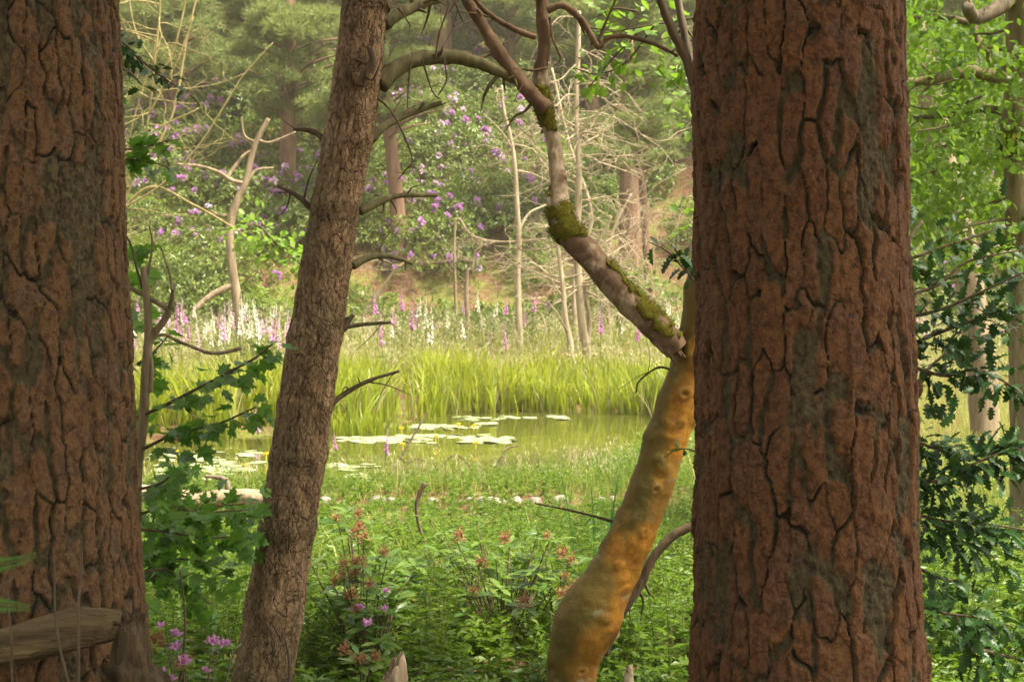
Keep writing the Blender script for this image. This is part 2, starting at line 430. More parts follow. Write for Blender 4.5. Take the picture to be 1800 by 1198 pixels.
def big_pine(name, Y, table, seed, mat, label, nfine, nrow, W, H, th_lo, th_hi, depth=0.011, top=13.0):
    """A tall pine: bark is a relief whose plates are pieces of their own over the trunk core."""
    tb = np.array(table, float)
    zt = CAM_Z - (tb[:, 0] - HZ) / FPX * Y; cx = ((tb[:, 1] + tb[:, 2]) / 2 - 900) / FPX * Y; rr = (tb[:, 2] - tb[:, 1]) / 2 / FPX * Y
    o = np.argsort(zt); zt, cx, rr = zt[o], cx[o], rr[o]
    x0 = cx[0]; g = float(gz(x0, Y)) - 0.15
    sl = (cx[-1] - cx[0]) / (zt[-1] - zt[0])
    zlo, zhi = P(0, 1230, Y)[2], P(0, -40, Y)[2]
    zs = np.concatenate([np.linspace(g, zlo, 24)[:-1], np.linspace(zlo, zhi, nrow), np.linspace(zhi, top, 50)[1:]])
    cz = np.where(zs > zt[-1], cx[-1] + (zs - zt[-1]) * sl * 0.5, np.interp(zs, zt, cx))
    rz = np.where(zs > zt[-1], rr[-1] * (1 - 0.75 * (zs - zt[-1]) / (top - zt[-1])), np.interp(zs, zt, rr))
    rz = rz * (1 + 0.28 * sstep(zt[0], g, zs))
    th = np.concatenate([np.linspace(th_lo, th_hi, nfine), np.linspace(th_hi, th_lo + 2 * np.pi, 70)[1:-1]])
    T, Z = np.meshgrid(th, zs); R = rz[:, None] + 0 * T; CX = cz[:, None] + 0 * T
    Rm = float(np.median(rr)); circ = 2 * np.pi * Rm
    P3 = np.stack([np.sin(T) * Rm, -np.cos(T) * Rm, Z], -1)
    pid, edge, wp, pr, pr2, dv = plate_field(np.mod(T, 2 * np.pi) * Rm, Z, P3, circ, W, H, seed)
    weld = sstep(0.30, 0.22, wp)                                  # some neighbours have grown together
    width = 0.09 + 0.44 * sstep(0.45, 0.95, wp)
    e = sstep(0.18, 0.78, edge / width); e = e + (1 - e) * weld * 0.9
    low = sstep(0.17, 0.30, fbm(P3 * np.array((15, 15, 3.8)), 3, seed + 80))      # sunken lichened strips where plates have fallen
    e = e * (1 - 0.85 * low)
    fl1 = 0.65 * vnoise(P3 * np.array((24, 24, 13)) + 0.6 * fbm(P3 * 40, 2, seed + 61)[..., None], seed + 60) + 0.35 * vnoise(P3 * np.array((60, 60, 34)), seed + 62); fl = np.floor(fl1 * 6) / 6 + sstep(0.88, 1, np.mod(fl1 * 6, 1)) / 6
    crack = (1 - sstep(0.0, 0.07, edge)) * ((wp < 0.80) & (wp > 0.20)) * sstep(-0.35, 0.05, fbm(P3 * np.array((15, 15, 9)), 2, seed + 81))
    big = fbm(P3 * 3, 2, seed + 70)
    k_id, k_e, k_w, k_r, k_r2, k_dv = plate_field(np.mod(T, 2 * np.pi) * Rm, Z, P3, circ, 0.021, 0.034, seed + 90)
    k_e = np.where(k_w < 0.45, 1.0, sstep(0.0, 0.16, k_e)); flake = (k_r ** 1.5) * k_e
    grain = fbm(P3 * np.array((95, 95, 70)), 2, seed + 73)
    h = -depth * (1 - e) * (0.45 + 0.55 * wp) - 0.009 * crack + (pr - 0.5) * 0.010 * e + (dv * (pr2 - 0.35) * 0.008) * e + fl * 0.0075 * (0.3 + 0.7 * e) + flake * 0.0050 * (0.35 + 0.65 * e) + grain * (0.0010 + 0.0055 * (1 - e)) \
        + fbm(P3 * 60, 2, seed + 71) * 0.0018 + fbm(P3 * np.array((42, 42, 30)), 2, seed + 72) * 0.004 * (1 - e) + big * 0.012
    rid = np.clip(e * (0.8 + 0.2 * fl) - crack * 0.8 + 0.22 * (1 - crack) * (1 - e), 0, 1)
    aux = np.clip(pr2 * 0.45 + 0.2 * fl + 0.35 * k_r2, 0, 1)
    RR = R + h
    V = np.stack([CX + np.sin(T) * RR, Y - np.cos(T) * RR, Z], -1)
    du = np.roll(V, -1, 1) - np.roll(V, 1, 1); dvv = np.gradient(V, axis=0)
    N = norm(np.cross(du, dvv)).reshape(-1, 3)
    ny, nx = T.shape
    ii = np.arange(ny - 1)[:, None] * nx; jj = np.arange(nx)[None]; j2 = (jj + 1) % nx
    Q = np.stack([ii + jj, ii + j2, ii + nx + j2, ii + nx + jj], -1).reshape(-1, 4)
    V = V.reshape(-1, 3); pidf = pid.ravel(); ef = e.ravel(); Tf = T.ravel(); Zf = Z.ravel(); A = rid.ravel(); B = aux.ravel()
    ok = (ef[Q] > 0.5).all(1) & (pidf[Q] == pidf[Q[:, :1]]).all(1) & (np.abs(Tf[Q] - (th_lo + th_hi) / 2) < (th_hi - th_lo) / 2 + 0.01).all(1) & (Zf[Q] > zlo - 0.001).all(1) & (Zf[Q] < zhi + 0.001).all(1)
    fp = np.where(ok, pidf[Q[:, 0]], -1)
    ids, cnt = np.unique(fp[fp >= 0], return_counts=True)
    keep = ids[np.argsort(-cnt)][:290]; keep = keep[cnt[np.argsort(-cnt)][:290] > 40]
    fp = np.where(np.isin(fp, keep), fp, -1)
    G = fp.reshape(ny - 1, nx); L = np.where(G >= 0, np.arange(G.size).reshape(G.shape), -1)     # keep each plate in one piece
    for _ in range(600):
        L0 = L.copy()
        for ax_, sh in ((0, 1), (0, -1), (1, 1), (1, -1)):
            same_ = (np.roll(G, sh, ax_) == G) & (G >= 0); L = np.where(same_, np.minimum(L, np.roll(L, sh, ax_)), L)
        if (L == L0).all(): break
    lf, gf = L.ravel(), fp; ul, ci = np.unique(lf[lf >= 0], return_counts=True); own = gf[ul]; o2 = np.lexsort((-ci, own)); first = np.ones(len(o2), bool); first[1:] = own[o2][1:] != own[o2][:-1]
    fp = np.where(np.isin(lf, ul[o2][first]), gf, -1)
    root = thing(name, (cx[0], Y, g + 0.15), label, 'tree')
    def piece(nm, faces, parent):
        uq, inv = np.unique(faces, return_inverse=True); m = MB()
        m.add(V[uq], inv.reshape(-1, 4), None, A[uq], B[uq])
        return m.build(nm, mat, parent, True, N[uq], local=(nm != 'trunk'))
    trunk = piece('trunk', Q[fp < 0], root)
    order = np.argsort(fp, kind='stable'); fs = fp[order]; cut = np.searchsorted(fs, keep)
    cut2 = np.searchsorted(fs, keep, 'right')
    for a_, b_ in zip(cut, cut2):
        piece('bark_plate', Q[order[a_:b_]], trunk)
    return root, trunk, (cz, rz, zs)

rp, rp_trunk, _ = big_pine('pine_tree', 3.8, [(-40, 1226, 1578), (0, 1226, 1580), (400, 1225, 1589), (800, 1223, 1609), (1000, 1222, 1612), (1198, 1220, 1622)], 3, M_bark_r,
    'thick reddish plated pine trunk standing in front of the holly', 300, 560, 0.050, 0.185, -1.85, 1.85)
lp, lp_trunk, _ = big_pine('pine_tree', 4.4, [(-40, -160, 196), (0, -160, 198), (400, -160, 213), (600, -160, 221), (800, -160, 229), (1000, -160, 239), (1100, -162, 247), (1198, -165, 262)], 8, M_bark_l,
    'thick brown plated pine trunk cut off by the frame, beside the maple sapling', 240, 540, 0.048, 0.16, -0.9, 1.95, depth=0.011)

# ------------------------------------------------------------------ the slimmer leaning pine with bare branches
n = NT('young_pine_bark')
rid = n.attr('rnd'); ax = n.attr('aux')
n1 = n.noise(14, 6, 0.65, stretch=(1, 1, 0.5)); n2 = n.noise(70, 5, 0.65, stretch=(1, 1, 0.6)); n3 = n.noise(2.6, 3)
c = n.ramp(n1, [(0.32, (0.15, 0.092, 0.050)), (0.5, (0.285, 0.178, 0.095)), (0.68, (0.42, 0.275, 0.16))])
c = n.mix(n.ramp(n3, [(0.48, 0.0), (0.62, 0.6)]), c, (0.115, 0.095, 0.045))
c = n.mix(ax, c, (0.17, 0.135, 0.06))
c = n.mix(n.ramp(rid, [(0.0, 1.0), (0.4, 0.0)]), c, (0.022, 0.014, 0.009))
c = n.mix(n.ramp(n2, [(0.38, 0.55), (0.55, 0.0)]), c, (0.07, 0.042, 0.025))
ck = n.cracks(26, (1, 1, 0.30), 2.2); ckm = n.cracks(62, (1, 1, 0.5), 1.5)
c = n.mix(n.ramp(ck, [(0.0, 0.55), (0.05, 0.0)]), c, (0.03, 0.018, 0.010)); c = n.mix(n.ramp(ckm, [(0.0, 0.3), (0.07, 0.0)]), c, (0.06, 0.036, 0.02))
ckh = n.math('ADD', n.ramp(ck, [(0.0, 0.0), (0.10, 1.0)]), n.math('MULTIPLY', n.ramp(ckm, [(0.0, 0.0), (0.12, 1.0)]), 0.5))
M_ypine = n.done(n.bsdf(c, 0.85, 0.2, n.bump(n.math('ADD', ckh, n.math('ADD', n1, n.math('MULTIPLY', n2, 0.8))), 1.0, 0.008)).outputs[0])

MPY = 6.0
mp_tab = [(-60, 612, 692), (0, 603, 685), (100, 592, 672), (200, 577, 662), (300, 560, 642), (400, 541, 626), (500, 524, 612), (600, 506, 598), (700, 491, 585), (800, 477, 572), (900, 461, 556), (1000, 444, 543), (1100, 427, 528), (1198, 409, 513), (1260, 400, 505)]
def tab_path(tab, Y):
    pts = np.array([P((l + r) / 2, y, Y) for y, l, r in tab]); rad = np.array([(r - l) / 2 / FPX * Y for y, l, r in tab])
    return pts, rad
pts, rad = tab_path(mp_tab, MPY)
dn = norm(pts[-1] - pts[-2]); gb = float(gz(pts[-1][0] - 0.1, MPY))
kdn = (pts[-1][2] - gb + 0.1) / -dn[2]
up = norm(pts[0] - pts[1]) 
top_pts = [pts[0] + np.array((0.10, 0.0, 1)) * h_ for h_ in (8.0, 5.0, 2.2)]
mpp = np.vstack([top_pts, pts, [pts[-1] + dn * kdn]]); mpr = np.concatenate([[0.03, 0.06, 0.085], rad, [rad[-1] * 1.25]])
mpp = mpp[::-1]; mpr = mpr[::-1]
mp = thing('leaning_pine_tree', (mpp[0][0], MPY, gb), 'slim leaning pine trunk with bare stub branches, between the maple sapling and the pond', 'tree')
whorl = [P(620, py, MPY)[2] for py in (140, 245, 360, 470, 590, 705, 800, 930, 1070)]
def mp_disp(th, s, pos, R):
    P3 = np.stack([np.cos(th) * 0.11, np.sin(th) * 0.11, pos[..., 2]], -1)
    pid, edge, wp, pr, pr2, dv = plate_field(np.mod(th, 2 * np.pi) * 0.11, pos[..., 2], P3, 0.69, 0.032, 0.085, 19)
    cr = (1 - sstep(0.0, 0.16, edge)) * (wp < 0.55)
    e = sstep(0, 0.3, edge)
    big = fbm(P3 * np.array((10, 10, 6)), 3, 33)
    wz = sum(np.exp(-((pos[..., 2] - w) / 0.035) ** 2) for w in whorl)
    h = -0.0055 * cr + 0.0055 * e * pr + big * 0.006 + 0.010 * wz * (0.55 + 1.2 * fbm(P3 * 14, 2, 4)) + fbm(P3 * 60, 2, 35) * 0.0025
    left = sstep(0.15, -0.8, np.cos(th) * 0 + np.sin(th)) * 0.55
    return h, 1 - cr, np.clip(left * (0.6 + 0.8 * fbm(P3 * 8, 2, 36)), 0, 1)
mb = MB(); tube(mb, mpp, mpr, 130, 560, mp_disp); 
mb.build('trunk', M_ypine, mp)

def stub(parent, pix, Y, w, mat=None, name='branch', dY=None, ns=8, twigs=0, seed=0, wob=0.08):
    """A bare branch through photograph pixels, from the trunk outwards, w pixels thick at base and tip."""
    rng = np.random.default_rng(seed); k = len(pix)
    dy = np.zeros(k) if dY is None else np.linspace(0, dY, k)
    pts = np.array([P(x, y, Y + d) for (x, y), d in zip(pix, dy)]); rad = np.linspace(w[0], w[1], k) / 2 / FPX * Y
    mb = MB()
    def dd(th, s, pos, R): return R * (0.22 * fbm(pos * 40, 2, seed) + 0.10 * fbm(pos * 130, 2, seed + 1))
    p, r, X, Yv, tg = tube(mb, pts, rad, ns, max(8, k * 7), dd)
    for _ in range(twigs):
        i = int(rng.uniform(0.25, 0.97) * (len(p) - 1)); d = norm(tg[i] * 0.6 + rdir(rng, 1)[0] * np.array((1, .8, 1)) + np.array((0, 0, -0.15)))
        L = rng.uniform(0.05, 0.2) ; q0 = p[i]; q1 = q0 + d * L * 0.5 + rng.normal(0, 0.01, 3); q2 = q0 + d * L + rng.normal(0, 0.02, 3)
        tube(mb, [q0, q1, q2], [r[i] * 0.4, r[i] * 0.3, 0.0012], 4, 6)
    return mb.build(name, mat or M_pine_branch, parent)

M_branch_lich = wood_mat('lichened_branch', (0.06, 0.05, 0.022), (0.13, 0.11, 0.05), (0.22, 0.18, 0.10), 34)
S = MPY
stub(mp, [(668, 150), (700, 118), (740, 103), (800, 100), (850, 114), (900, 136), (940, 158)], S, (34, 17), M_branch_lich, ns=14, twigs=6, seed=1, dY=0.25)
stub(mp, [(676, 42), (705, 22), (735, 10), (768, -2), (800, -20)], S, (26, 12), M_branch_lich, ns=12, twigs=4, seed=2, dY=0.2)
stub(mp, [(634, 152), (642, 130), (655, 108), (650, 84)], S - 0.13, (17, 11), M_pine_branch, twigs=2, seed=3)
stub(mp, [(652, 245), (675, 222), (710, 205), (775, 180)], S, (19, 8), M_branch_lich, twigs=3, seed=4, dY=0.2)
stub(mp, [(568, 243), (552, 232), (535, 228), (516, 227)], S, (11, 6), M_pine_branch, twigs=1, seed=5)
stub(mp, [(548, 366), (528, 348), (508, 336), (488, 327)], S, (12, 5), M_pine_branch, twigs=3, seed=6)
stub(mp, [(632, 372), (665, 356), (700, 344), (768, 343)], S, (16, 8), M_branch_lich, twigs=3, seed=7, dY=0.2)
stub(mp, [(620, 468), (642, 455), (670, 449), (700, 454), (724, 463)], S, (15, 6), M_branch_lich, twigs=3, seed=8, dY=0.15)
stub(mp, [(600, 578), (610, 566), (621, 552)], S, (22, 6), M_pine_branch, twigs=1, seed=9)
stub(mp, [(602, 575), (630, 571), (660, 568), (688, 567)], S, (9, 5), M_branch_lich, twigs=2, seed=10)
stub(mp, [(582, 712), (605, 692), (650, 668), (702, 652)], S, (11, 5), M_pine_branch, twigs=4, seed=11, dY=0.1)
stub(mp, [(590, 470), (594, 462), (598, 452)], S - 0.13, (9, 4), M_pine_branch, seed=12)
# hanging dead twigs under the arching branch
for k, pix in enumerate([[(722, 108), (718, 150), (716, 190)], [(780, 102), (785, 140), (770, 168)], [(765, 104), (772, 60), (788, 10), (780, -10)], [(655, 165), (690, 200), (724, 275), (712, 300), (700, 315)],
                         [(800, 5), (808, 25), (816, 42)], [(742, 104), (760, 160), (775, 175)], [(700, 14), (712, 30), (722, 48)]]):
    stub(mp, pix, S - 0.02, (4, 2), M_pine_branch, name='twig', ns=5, twigs=2, seed=40 + k)

# ------------------------------------------------------------------ the orange algae-covered tree leaning behind the right pine
n = NT('orange_algae_bark')
ax = n.attr('aux'); rid = n.attr('rnd')
n1 = n.noise(5, 4, 0.6); n2 = n.noise(40, 5, 0.65); n3 = n.noise(11, 4, 0.6, stretch=(1, 1, 1.6)); n4 = n.noise(120, 3)
c = n.ramp(n1, [(0.35, (0.17, 0.070, 0.005)), (0.5, (0.29, 0.125, 0.007)), (0.64, (0.39, 0.175, 0.012))])
c = n.mix(n.ramp(n2, [(0.4, 0.5), (0.6, 0.0)]), c, (0.16, 0.06, 0.012))
c = n.mix(ax, c, (0.085, 0.066, 0.010))
c = n.mix(n.ramp(n3, [(0.60, 0.0), (0.68, 0.7)]), c, (0.17, 0.15, 0.09))
c = n.mix(n.ramp(rid, [(0.0, 0.8), (0.5, 0.0)]), c, (0.05, 0.025, 0.008))
M_orange = n.done(n.bsdf(c, 0.75, 0.3, n.bump(n.math('ADD', n2, n.math('MULTIPLY', n4, 0.6)), 0.5, 0.005)).outputs[0])
OY = 6.1
ot_pts = [(1245, -300, 40), (1250, -60, 48), (1252, 200, 56), (1250, 400, 64), (1238, 520, 70), (1221, 620, 72), (1198, 700, 74), (1172, 770, 74), (1152, 830, 74), (1130, 895, 75), (1104, 955, 78), (1073, 1012, 86), (1048, 1058, 104), (1027, 1100, 108), (1010, 1150, 92), (1003, 1198, 82), (996, 1300, 92), (992, 1420, 100)]
pts = np.array([P(x, y, OY) for x, y, w in ot_pts]); rad = np.array([PX(w, OY) / 2 for x, y, w in ot_pts])
gb = float(gz(pts[-1][0], OY)); 
pts = np.vstack([pts, [pts[-1][0], OY, gb - 0.1]]); rad = np.append(rad, rad[-1] * 1.2)
pts = pts[::-1]; rad = rad[::-1]
ot = thing('orange_barked_tree', (pts[0][0], OY, gb), 'bent tree trunk coated in orange algae, leaning behind the thick reddish pine', 'tree')
orng = np.random.default_rng(4)
oknots = [(P(x, y, OY) - np.array((0, 0.09, 0)), s_) for x, y, s_ in [(1200, 690, .03), (1165, 800, .02), (1150, 855, .024), (1100, 1030, .022), (1060, 1075, .03), (1020, 1170, .024), (1130, 930, .022), (990, 1120, .018), (1195, 740, .02), (1085, 985, .02), (1040, 1110, .02)]]
def ot_disp(th, s, pos, R):
    wav = fbm(np.stack([s * 5, np.cos(th), np.sin(th)], -1), 2, 51)
    rings = sstep(0.52, 0.78, vnoise(np.stack([s * 16 + 0.8 * fbm(pos * 6, 2, 7), 0.9 * np.cos(th) + 3, 0.9 * np.sin(th)], -1), 52))
    h = wav * 0.009 + rings * 0.0045 * (0.5 + sstep(-0.2, 0.4, fbm(pos * 9, 2, 58))) + fbm(pos * 9, 2, 57) * 0.005 + fbm(pos * 34, 3, 53) * 0.004
    dark = np.ones_like(h)
    for c0, s_ in oknots:
        d = np.linalg.norm((pos - c0) * np.array((1, 0.55, 1.3)), axis=-1)
        h = h + 0.0065 * np.exp(-((d - s_ * 0.75) / (s_ * 0.4)) ** 2) - 0.007 * np.exp(-(d / (s_ * 0.35)) ** 2)
        dark = dark * (1 - 0.9 * np.exp(-(d / (s_ * 0.45)) ** 2))
    crease = np.exp(-((rings - 0.25) / 0.14) ** 2) * 0.8
    dark = np.clip(dark - crease * 0.5, 0, 1)
    ol = sstep(-0.1, 0.75, np.sin(th) * -1 + 0.9 * fbm(pos * 5, 2, 54)) * 0.85 + 0.5 * sstep(0.1, 0.5, fbm(pos * np.array((7, 7, 7)), 2, 56))
    return h, dark, np.clip(ol, 0, 1)
mb = MB(); tube(mb, pts, rad, 88, 420, ot_disp); mb.build('trunk', M_orange, ot)
M_grey_limb = wood_mat('grey_limb', (0.08, 0.06, 0.04), (0.17, 0.13, 0.09), (0.30, 0.25, 0.18), 26)
stub(ot, [(1252, 230), (1236, 190), (1218, 140), (1205, 100), (1185, 60), (1158, -10), (1150, -60)], OY, (22, 14), M_pine_branch, name='limb', ns=12, twigs=5, seed=21)
stub(ot, [(1250, 260), (1240, 190), (1216, 120), (1205, 70), (1192, 0), (1188, -60)], OY + 0.15, (18, 11), M_grey_limb, name='limb', ns=12, twigs=5, seed=22)
stub(ot, [(1232, 880), (1222, 918), (1185, 940), (1150, 978), (1118, 1040), (1085, 1090), (1062, 1150)], OY + 0.25, (16, 16), M_pine_branch, name='dead_branch', ns=8, twigs=5, seed=23)
stub(ot, [(1182, 650), (1160, 645), (1140, 655), (1122, 672), (1118, 690)], OY - 0.02, (5, 3), M_pine_branch, name='twig', ns=5, twigs=2, seed=24)
stub(ot, [(1090, 920), (1050, 908), (1000, 896), (940, 884)], OY + 0.1, (6, 3), M_pine_branch, name='twig', ns=5, twigs=2, seed=25)

# ------------------------------------------------------------------ the broken dead limb with moss
n = NT('dead_wood')
ax = n.attr('aux'); rid = n.attr('rnd')
n1 = n.noise(16, 6, 0.65, stretch=(1, 1, 0.3)); n2 = n.noise(60, 5, 0.6, stretch=(1, 1, 0.4)); n3 = n.noise(7, 4, 0.6)
bk = n.ramp(n1, [(0.3, (0.055, 0.032, 0.016)), (0.6, (0.15, 0.09, 0.05)), (0.75, (0.20, 0.14, 0.085))])
pale = n.ramp(n2, [(0.3, (0.16, 0.115, 0.065)), (0.6, (0.31, 0.235, 0.15)), (0.8, (0.42, 0.34, 0.24))])
c = n.mix(n.ramp(n.math('ADD', ax, n.math('MULTIPLY', n.math('SUBTRACT', n3, 0.5), 1.3)), [(0.42, 0.0), (0.56, 1.0)]), bk, pale)
M_dead = n.done(n.bsdf(c, 0.85, 0.2, n.bump(n.math('ADD', n1, n2), 0.6, 0.006)).outputs[0])
n = NT('moss_green'); n1 = n.noise(40, 4); n2 = n.noise(9, 3)
c = n.mix(n1, (0.045, 0.052, 0.006), (0.16, 0.15, 0.016)); c = n.mix(n.math('MULTIPLY', n2, 0.5), c, (0.10, 0.065, 0.012))
M_moss = n.done(n.bsdf(c, 0.95, 0.1, n.bump(n.noise(170, 3), 0.8, 0.006)).outputs[0])
DY = 6.0
dl_pts = [(1190, 615, 50), (1176, 598, 58), (1150, 572, 58), (1110, 535, 57), (1075, 497, 56), (1045, 458, 56), (1016, 428, 55), (993, 400, 54), (985, 372, 44), (983, 330, 38), (978, 285, 35), (971, 240, 33), (962, 205, 34), (955, 175, 40), (951, 150, 36), (951, 120, 30), (957, 80, 27), (955, 40, 27), (952, 0, 27), (950, -120, 24), (960, -320, 16)]
dpts = np.array([P(x, y, DY + 0.25 * sstep(600, 200, y)) for x, y, w in dl_pts]); drad = np.array([PX(w * 0.86, DY) / 2 for x, y, w in dl_pts])
dl = thing('broken_dead_limb', dpts[0], 'broken dead limb with moss patches, jutting from the orange trunk up past the arching branch', 'dead limb')
def dl_disp(th, s, pos, R):
    b_ = fbm(pos * np.array((14, 14, 14)), 3, 61); flk = fbm(pos * np.array((30, 30, 18)), 2, 62)
    h = b_ * 0.007 + np.floor(flk * 4) / 4 * 0.004 + fbm(pos * 80, 2, 63) * 0.0016
    pz = pos[..., 2]; 
    pale = sstep(P(0, 430, DY)[2], P(0, 350, DY)[2], pz) * sstep(P(0, 140, DY)[2], P(0, 230, DY)[2], pz) + 0.45 * sstep(P(0, 500, DY)[2], P(0, 470, DY)[2], -pz) * 0
    pale = pale * 0.62 + 0.42 * sstep(P(0, 380, DY)[2], P(0, 430, DY)[2], pz) + 0.6 * sstep(0.03, 0.0, np.abs(pz - P(0, 120, DY)[2]) - 0.03)
    return h, np.ones_like(h), np.clip(pale, 0, 1)
mb = MB(); dp, dr, dX, dYv, dtg = tube(mb, dpts, drad, 60, 330, dl_disp); mb.build('stem', M_dead, dl)
# ragged broken end
mb = MB(); rng = np.random.default_rng(6)
for k in range(16):
    a_ = rng.uniform(0, 6.28); rr_ = dr[0] * rng.uniform(0.2, 0.85); b0 = dp[0] + (dX[0] * math.cos(a_) + dYv[0] * math.sin(a_)) * rr_ + dtg[0] * 0.02
    tube(mb, [b0, b0 - dtg[0] * rng.uniform(0.02, 0.07) + rng.normal(0, .006, 3)], [0.010, 0.002], 4, 3)
mb.build('splintered_end', M_dead, dl)
def fork(pix, w, seed, twigs=3, mat=M_dead, nm='fork', ns=12, dY=0.0, Y=DY + 0.2):
    return stub(dl, pix, Y, w, mat, name=nm, ns=ns, twigs=twigs, seed=seed, dY=dY)
fork([(962, 192), (940, 172), (912, 138), (888, 108), (868, 78), (846, 40), (822, 2), (806, -40)], (30, 18), 31)
fork([(942, 66), (915, 56), (880, 38), (850, 16), (832, -8), (818, -40)], (11, 8), 32, ns=8)
mb_fork = fork([(962, 18), (985, 10), (1004, 18), (1024, 38), (1040, 64), (1052, 82), (1060, 74)], (14, 11), 33, ns=10)
fork([(1056, 80), (1070, 66), (1100, 64), (1140, 74), (1168, 86), (1192, 99)], (9, 6), 34, ns=8)
fork([(966, 30), (972, 70), (985, 100), (982, 110)], (5, 3), 35, nm='twig', ns=5)
fork([(1052, 74), (1060, 50), (1078, 10), (1086, -10)], (5, 4), 36, nm='twig', ns=5)
fork([(938, 178), (922, 196), (905, 205), (890, 228)], (6, 3), 37, nm='twig', ns=5)
fork([(962, 120), (935, 124), (915, 122), (890, 130)], (5, 3), 38, nm='twig', ns=5)

def moss_patch(parent, p, r, X, Yv, s0, s1, th0, th1, seed, thick=0.010, hair=500, cx=False):
    """A cushion of moss hugging a limb between two indices and two angles, with short fuzz."""
    rng = np.random.default_rng(seed); n_s, n_t = max(8, (s1 - s0)), 26
    si = np.linspace(s0, s1 - 1, n_s); ti = np.linspace(th0, th1, n_t)
    k = np.clip(si.astype(int), 0, len(p) - 1)
    ringv = np.cos(ti)[None, :, None] * X[k][:, None] + np.sin(ti)[None, :, None] * Yv[k][:, None]
    u = np.linspace(-1, 1, n_s)[:, None]; v = np.linspace(-1, 1, n_t)[None]
    pos0 = p[k][:, None] + ringv * r[k][:, None, None]
    rag = fbm(pos0 * 22, 3, seed) * 1.1
    m_ = sstep(0.0, 0.35, 1 - np.maximum(np.abs(u) ** 3, np.abs(v) ** 3) + rag * 1.5 - 0.22)
    off = (thick * (0.6 + 0.7 * fbm(pos0 * 45, 3, seed + 1)) + 0.004) * m_ - 0.014 * (1 - m_)
    Vv = pos0 + ringv * off[..., None]
    i = np.arange(n_s - 1)[:, None] * n_t + np.arange(n_t - 1)[None]
    mb = MB(); mb.add(Vv.reshape(-1, 3), np.stack([i, i + 1, i + n_t + 1, i + n_t], -1).reshape(-1, 4))
    sel = np.flatnonzero(m_.ravel() > 0.4)
    if len(sel) and hair:
        pick = rng.choice(sel, hair); b0 = Vv.reshape(-1, 3)[pick] + rng.normal(0, 0.004, (hair, 3)); nn = norm(ringv.reshape(-1, 3)[pick] + rng.normal(0, 0.5, (hair, 3)))
        tv = np.array([(-0.5, 0, 0), (0.5, 0, 0), (0, 4.5, 0)]) * 0.0022
        scatter(mb, tv, None, [(0, 1, 2)], b0, frames(nn, rng.normal(0, 1, (hair, 3))), rng.uniform(0.7, 1.6, hair))
    return mb.build('moss', M_moss, parent)
def di(py):   # index on the dead limb nearest to a pixel row
    z = np.array([CAM_Z - (py - HZ) / FPX * q[1] for q in dp]); return int(np.argmin(np.abs(dp[:, 2] - z)))
moss_patch(dl, dp, dr, dX, dYv, di(604), di(508), -0.45, 2.7, 71, hair=1200)
moss_patch(dl, dp, dr, dX, dYv, di(432), di(352), -2.3, 1.7, 72, 0.012, hair=1600)
moss_patch(dl, dp, dr, dX, dYv, di(520), di(470), 0.6, 2.4, 74, 0.006, hair=300)
moss_patch(dl, dp, dr, dX, dYv, di(352), di(325), -2.2, -0.6, 75, 0.006, hair=200)
moss_patch(dl, dp, dr, dX, dYv, di(235), di(145), -1.7, 1.0, 73, 0.009, hair=1200)
# ------------------------------------------------------------------ leaf shapes
def outline_leaf(pts, fold=0.12, droop=0.10):
    """A leaf blade from its right-hand outline (x, y): two folded halves either side of the midrib."""
    pts = np.array(pts, float); k = len(pts)
    mid = np.column_stack([np.zeros(k), pts[:, 1]])
    v = []
    for x, y in mid: v.append((0, min(max(y, 0), 1), -droop * y * y))
    for x, y in pts: v.append((x, y, fold * abs(x) - droop * y * y))
    for x, y in pts: v.append((-x, y, fold * abs(x) - droop * y * y))
    q = []
    for i in range(k - 1):
        q.append((i, k + i, k + i + 1, i + 1)); q.append((i, i + 1, 2 * k + i + 1, 2 * k + i))
    return np.array(v), q
MAPLE = outline_leaf([(0.02, -0.02), (0.30, -0.14), (0.24, 0.02), (0.56, 0.10), (0.38, 0.24), (0.62, 0.52), (0.40, 0.50), (0.24, 0.50), (0.26, 0.74), (0.12, 0.80), (0.0, 1.0)], 0.10, 0.16)
HOLLY = outline_leaf([(0.02, 0.0), (0.22, 0.06), (0.12, 0.20), (0.36, 0.28), (0.16, 0.43), (0.36, 0.54), (0.14, 0.68), (0.24, 0.82), (0.0, 1.06)], 0.35, 0.15)
OAKL = outline_leaf([(0.02, 0.0), (0.16, 0.2), (0.30, 0.45), (0.34, 0.65), (0.20, 0.85), (0.0, 1.0)], 0.2, 0.15)
LANCE = outline_leaf([(0.02, 0.0), (0.12, 0.2), (0.17, 0.5), (0.12, 0.8), (0.0, 1.0)], 0.25, 0.22)
OAKS = outline_leaf([(0.03, 0.0), (0.30, 0.40), (0.26, 0.72), (0.0, 1.0)], 0.25, 0.22)
DIAM_V = np.array([(0, 0, 0), (0.2, 0.5, 0.06), (0, 1.0, -0.10), (-0.2, 0.5, 0.06)]); DIAM_T = [(0, 1, 2), (0, 2, 3)]
NARROW_V = DIAM_V * np.array((0.55, 1, 1))

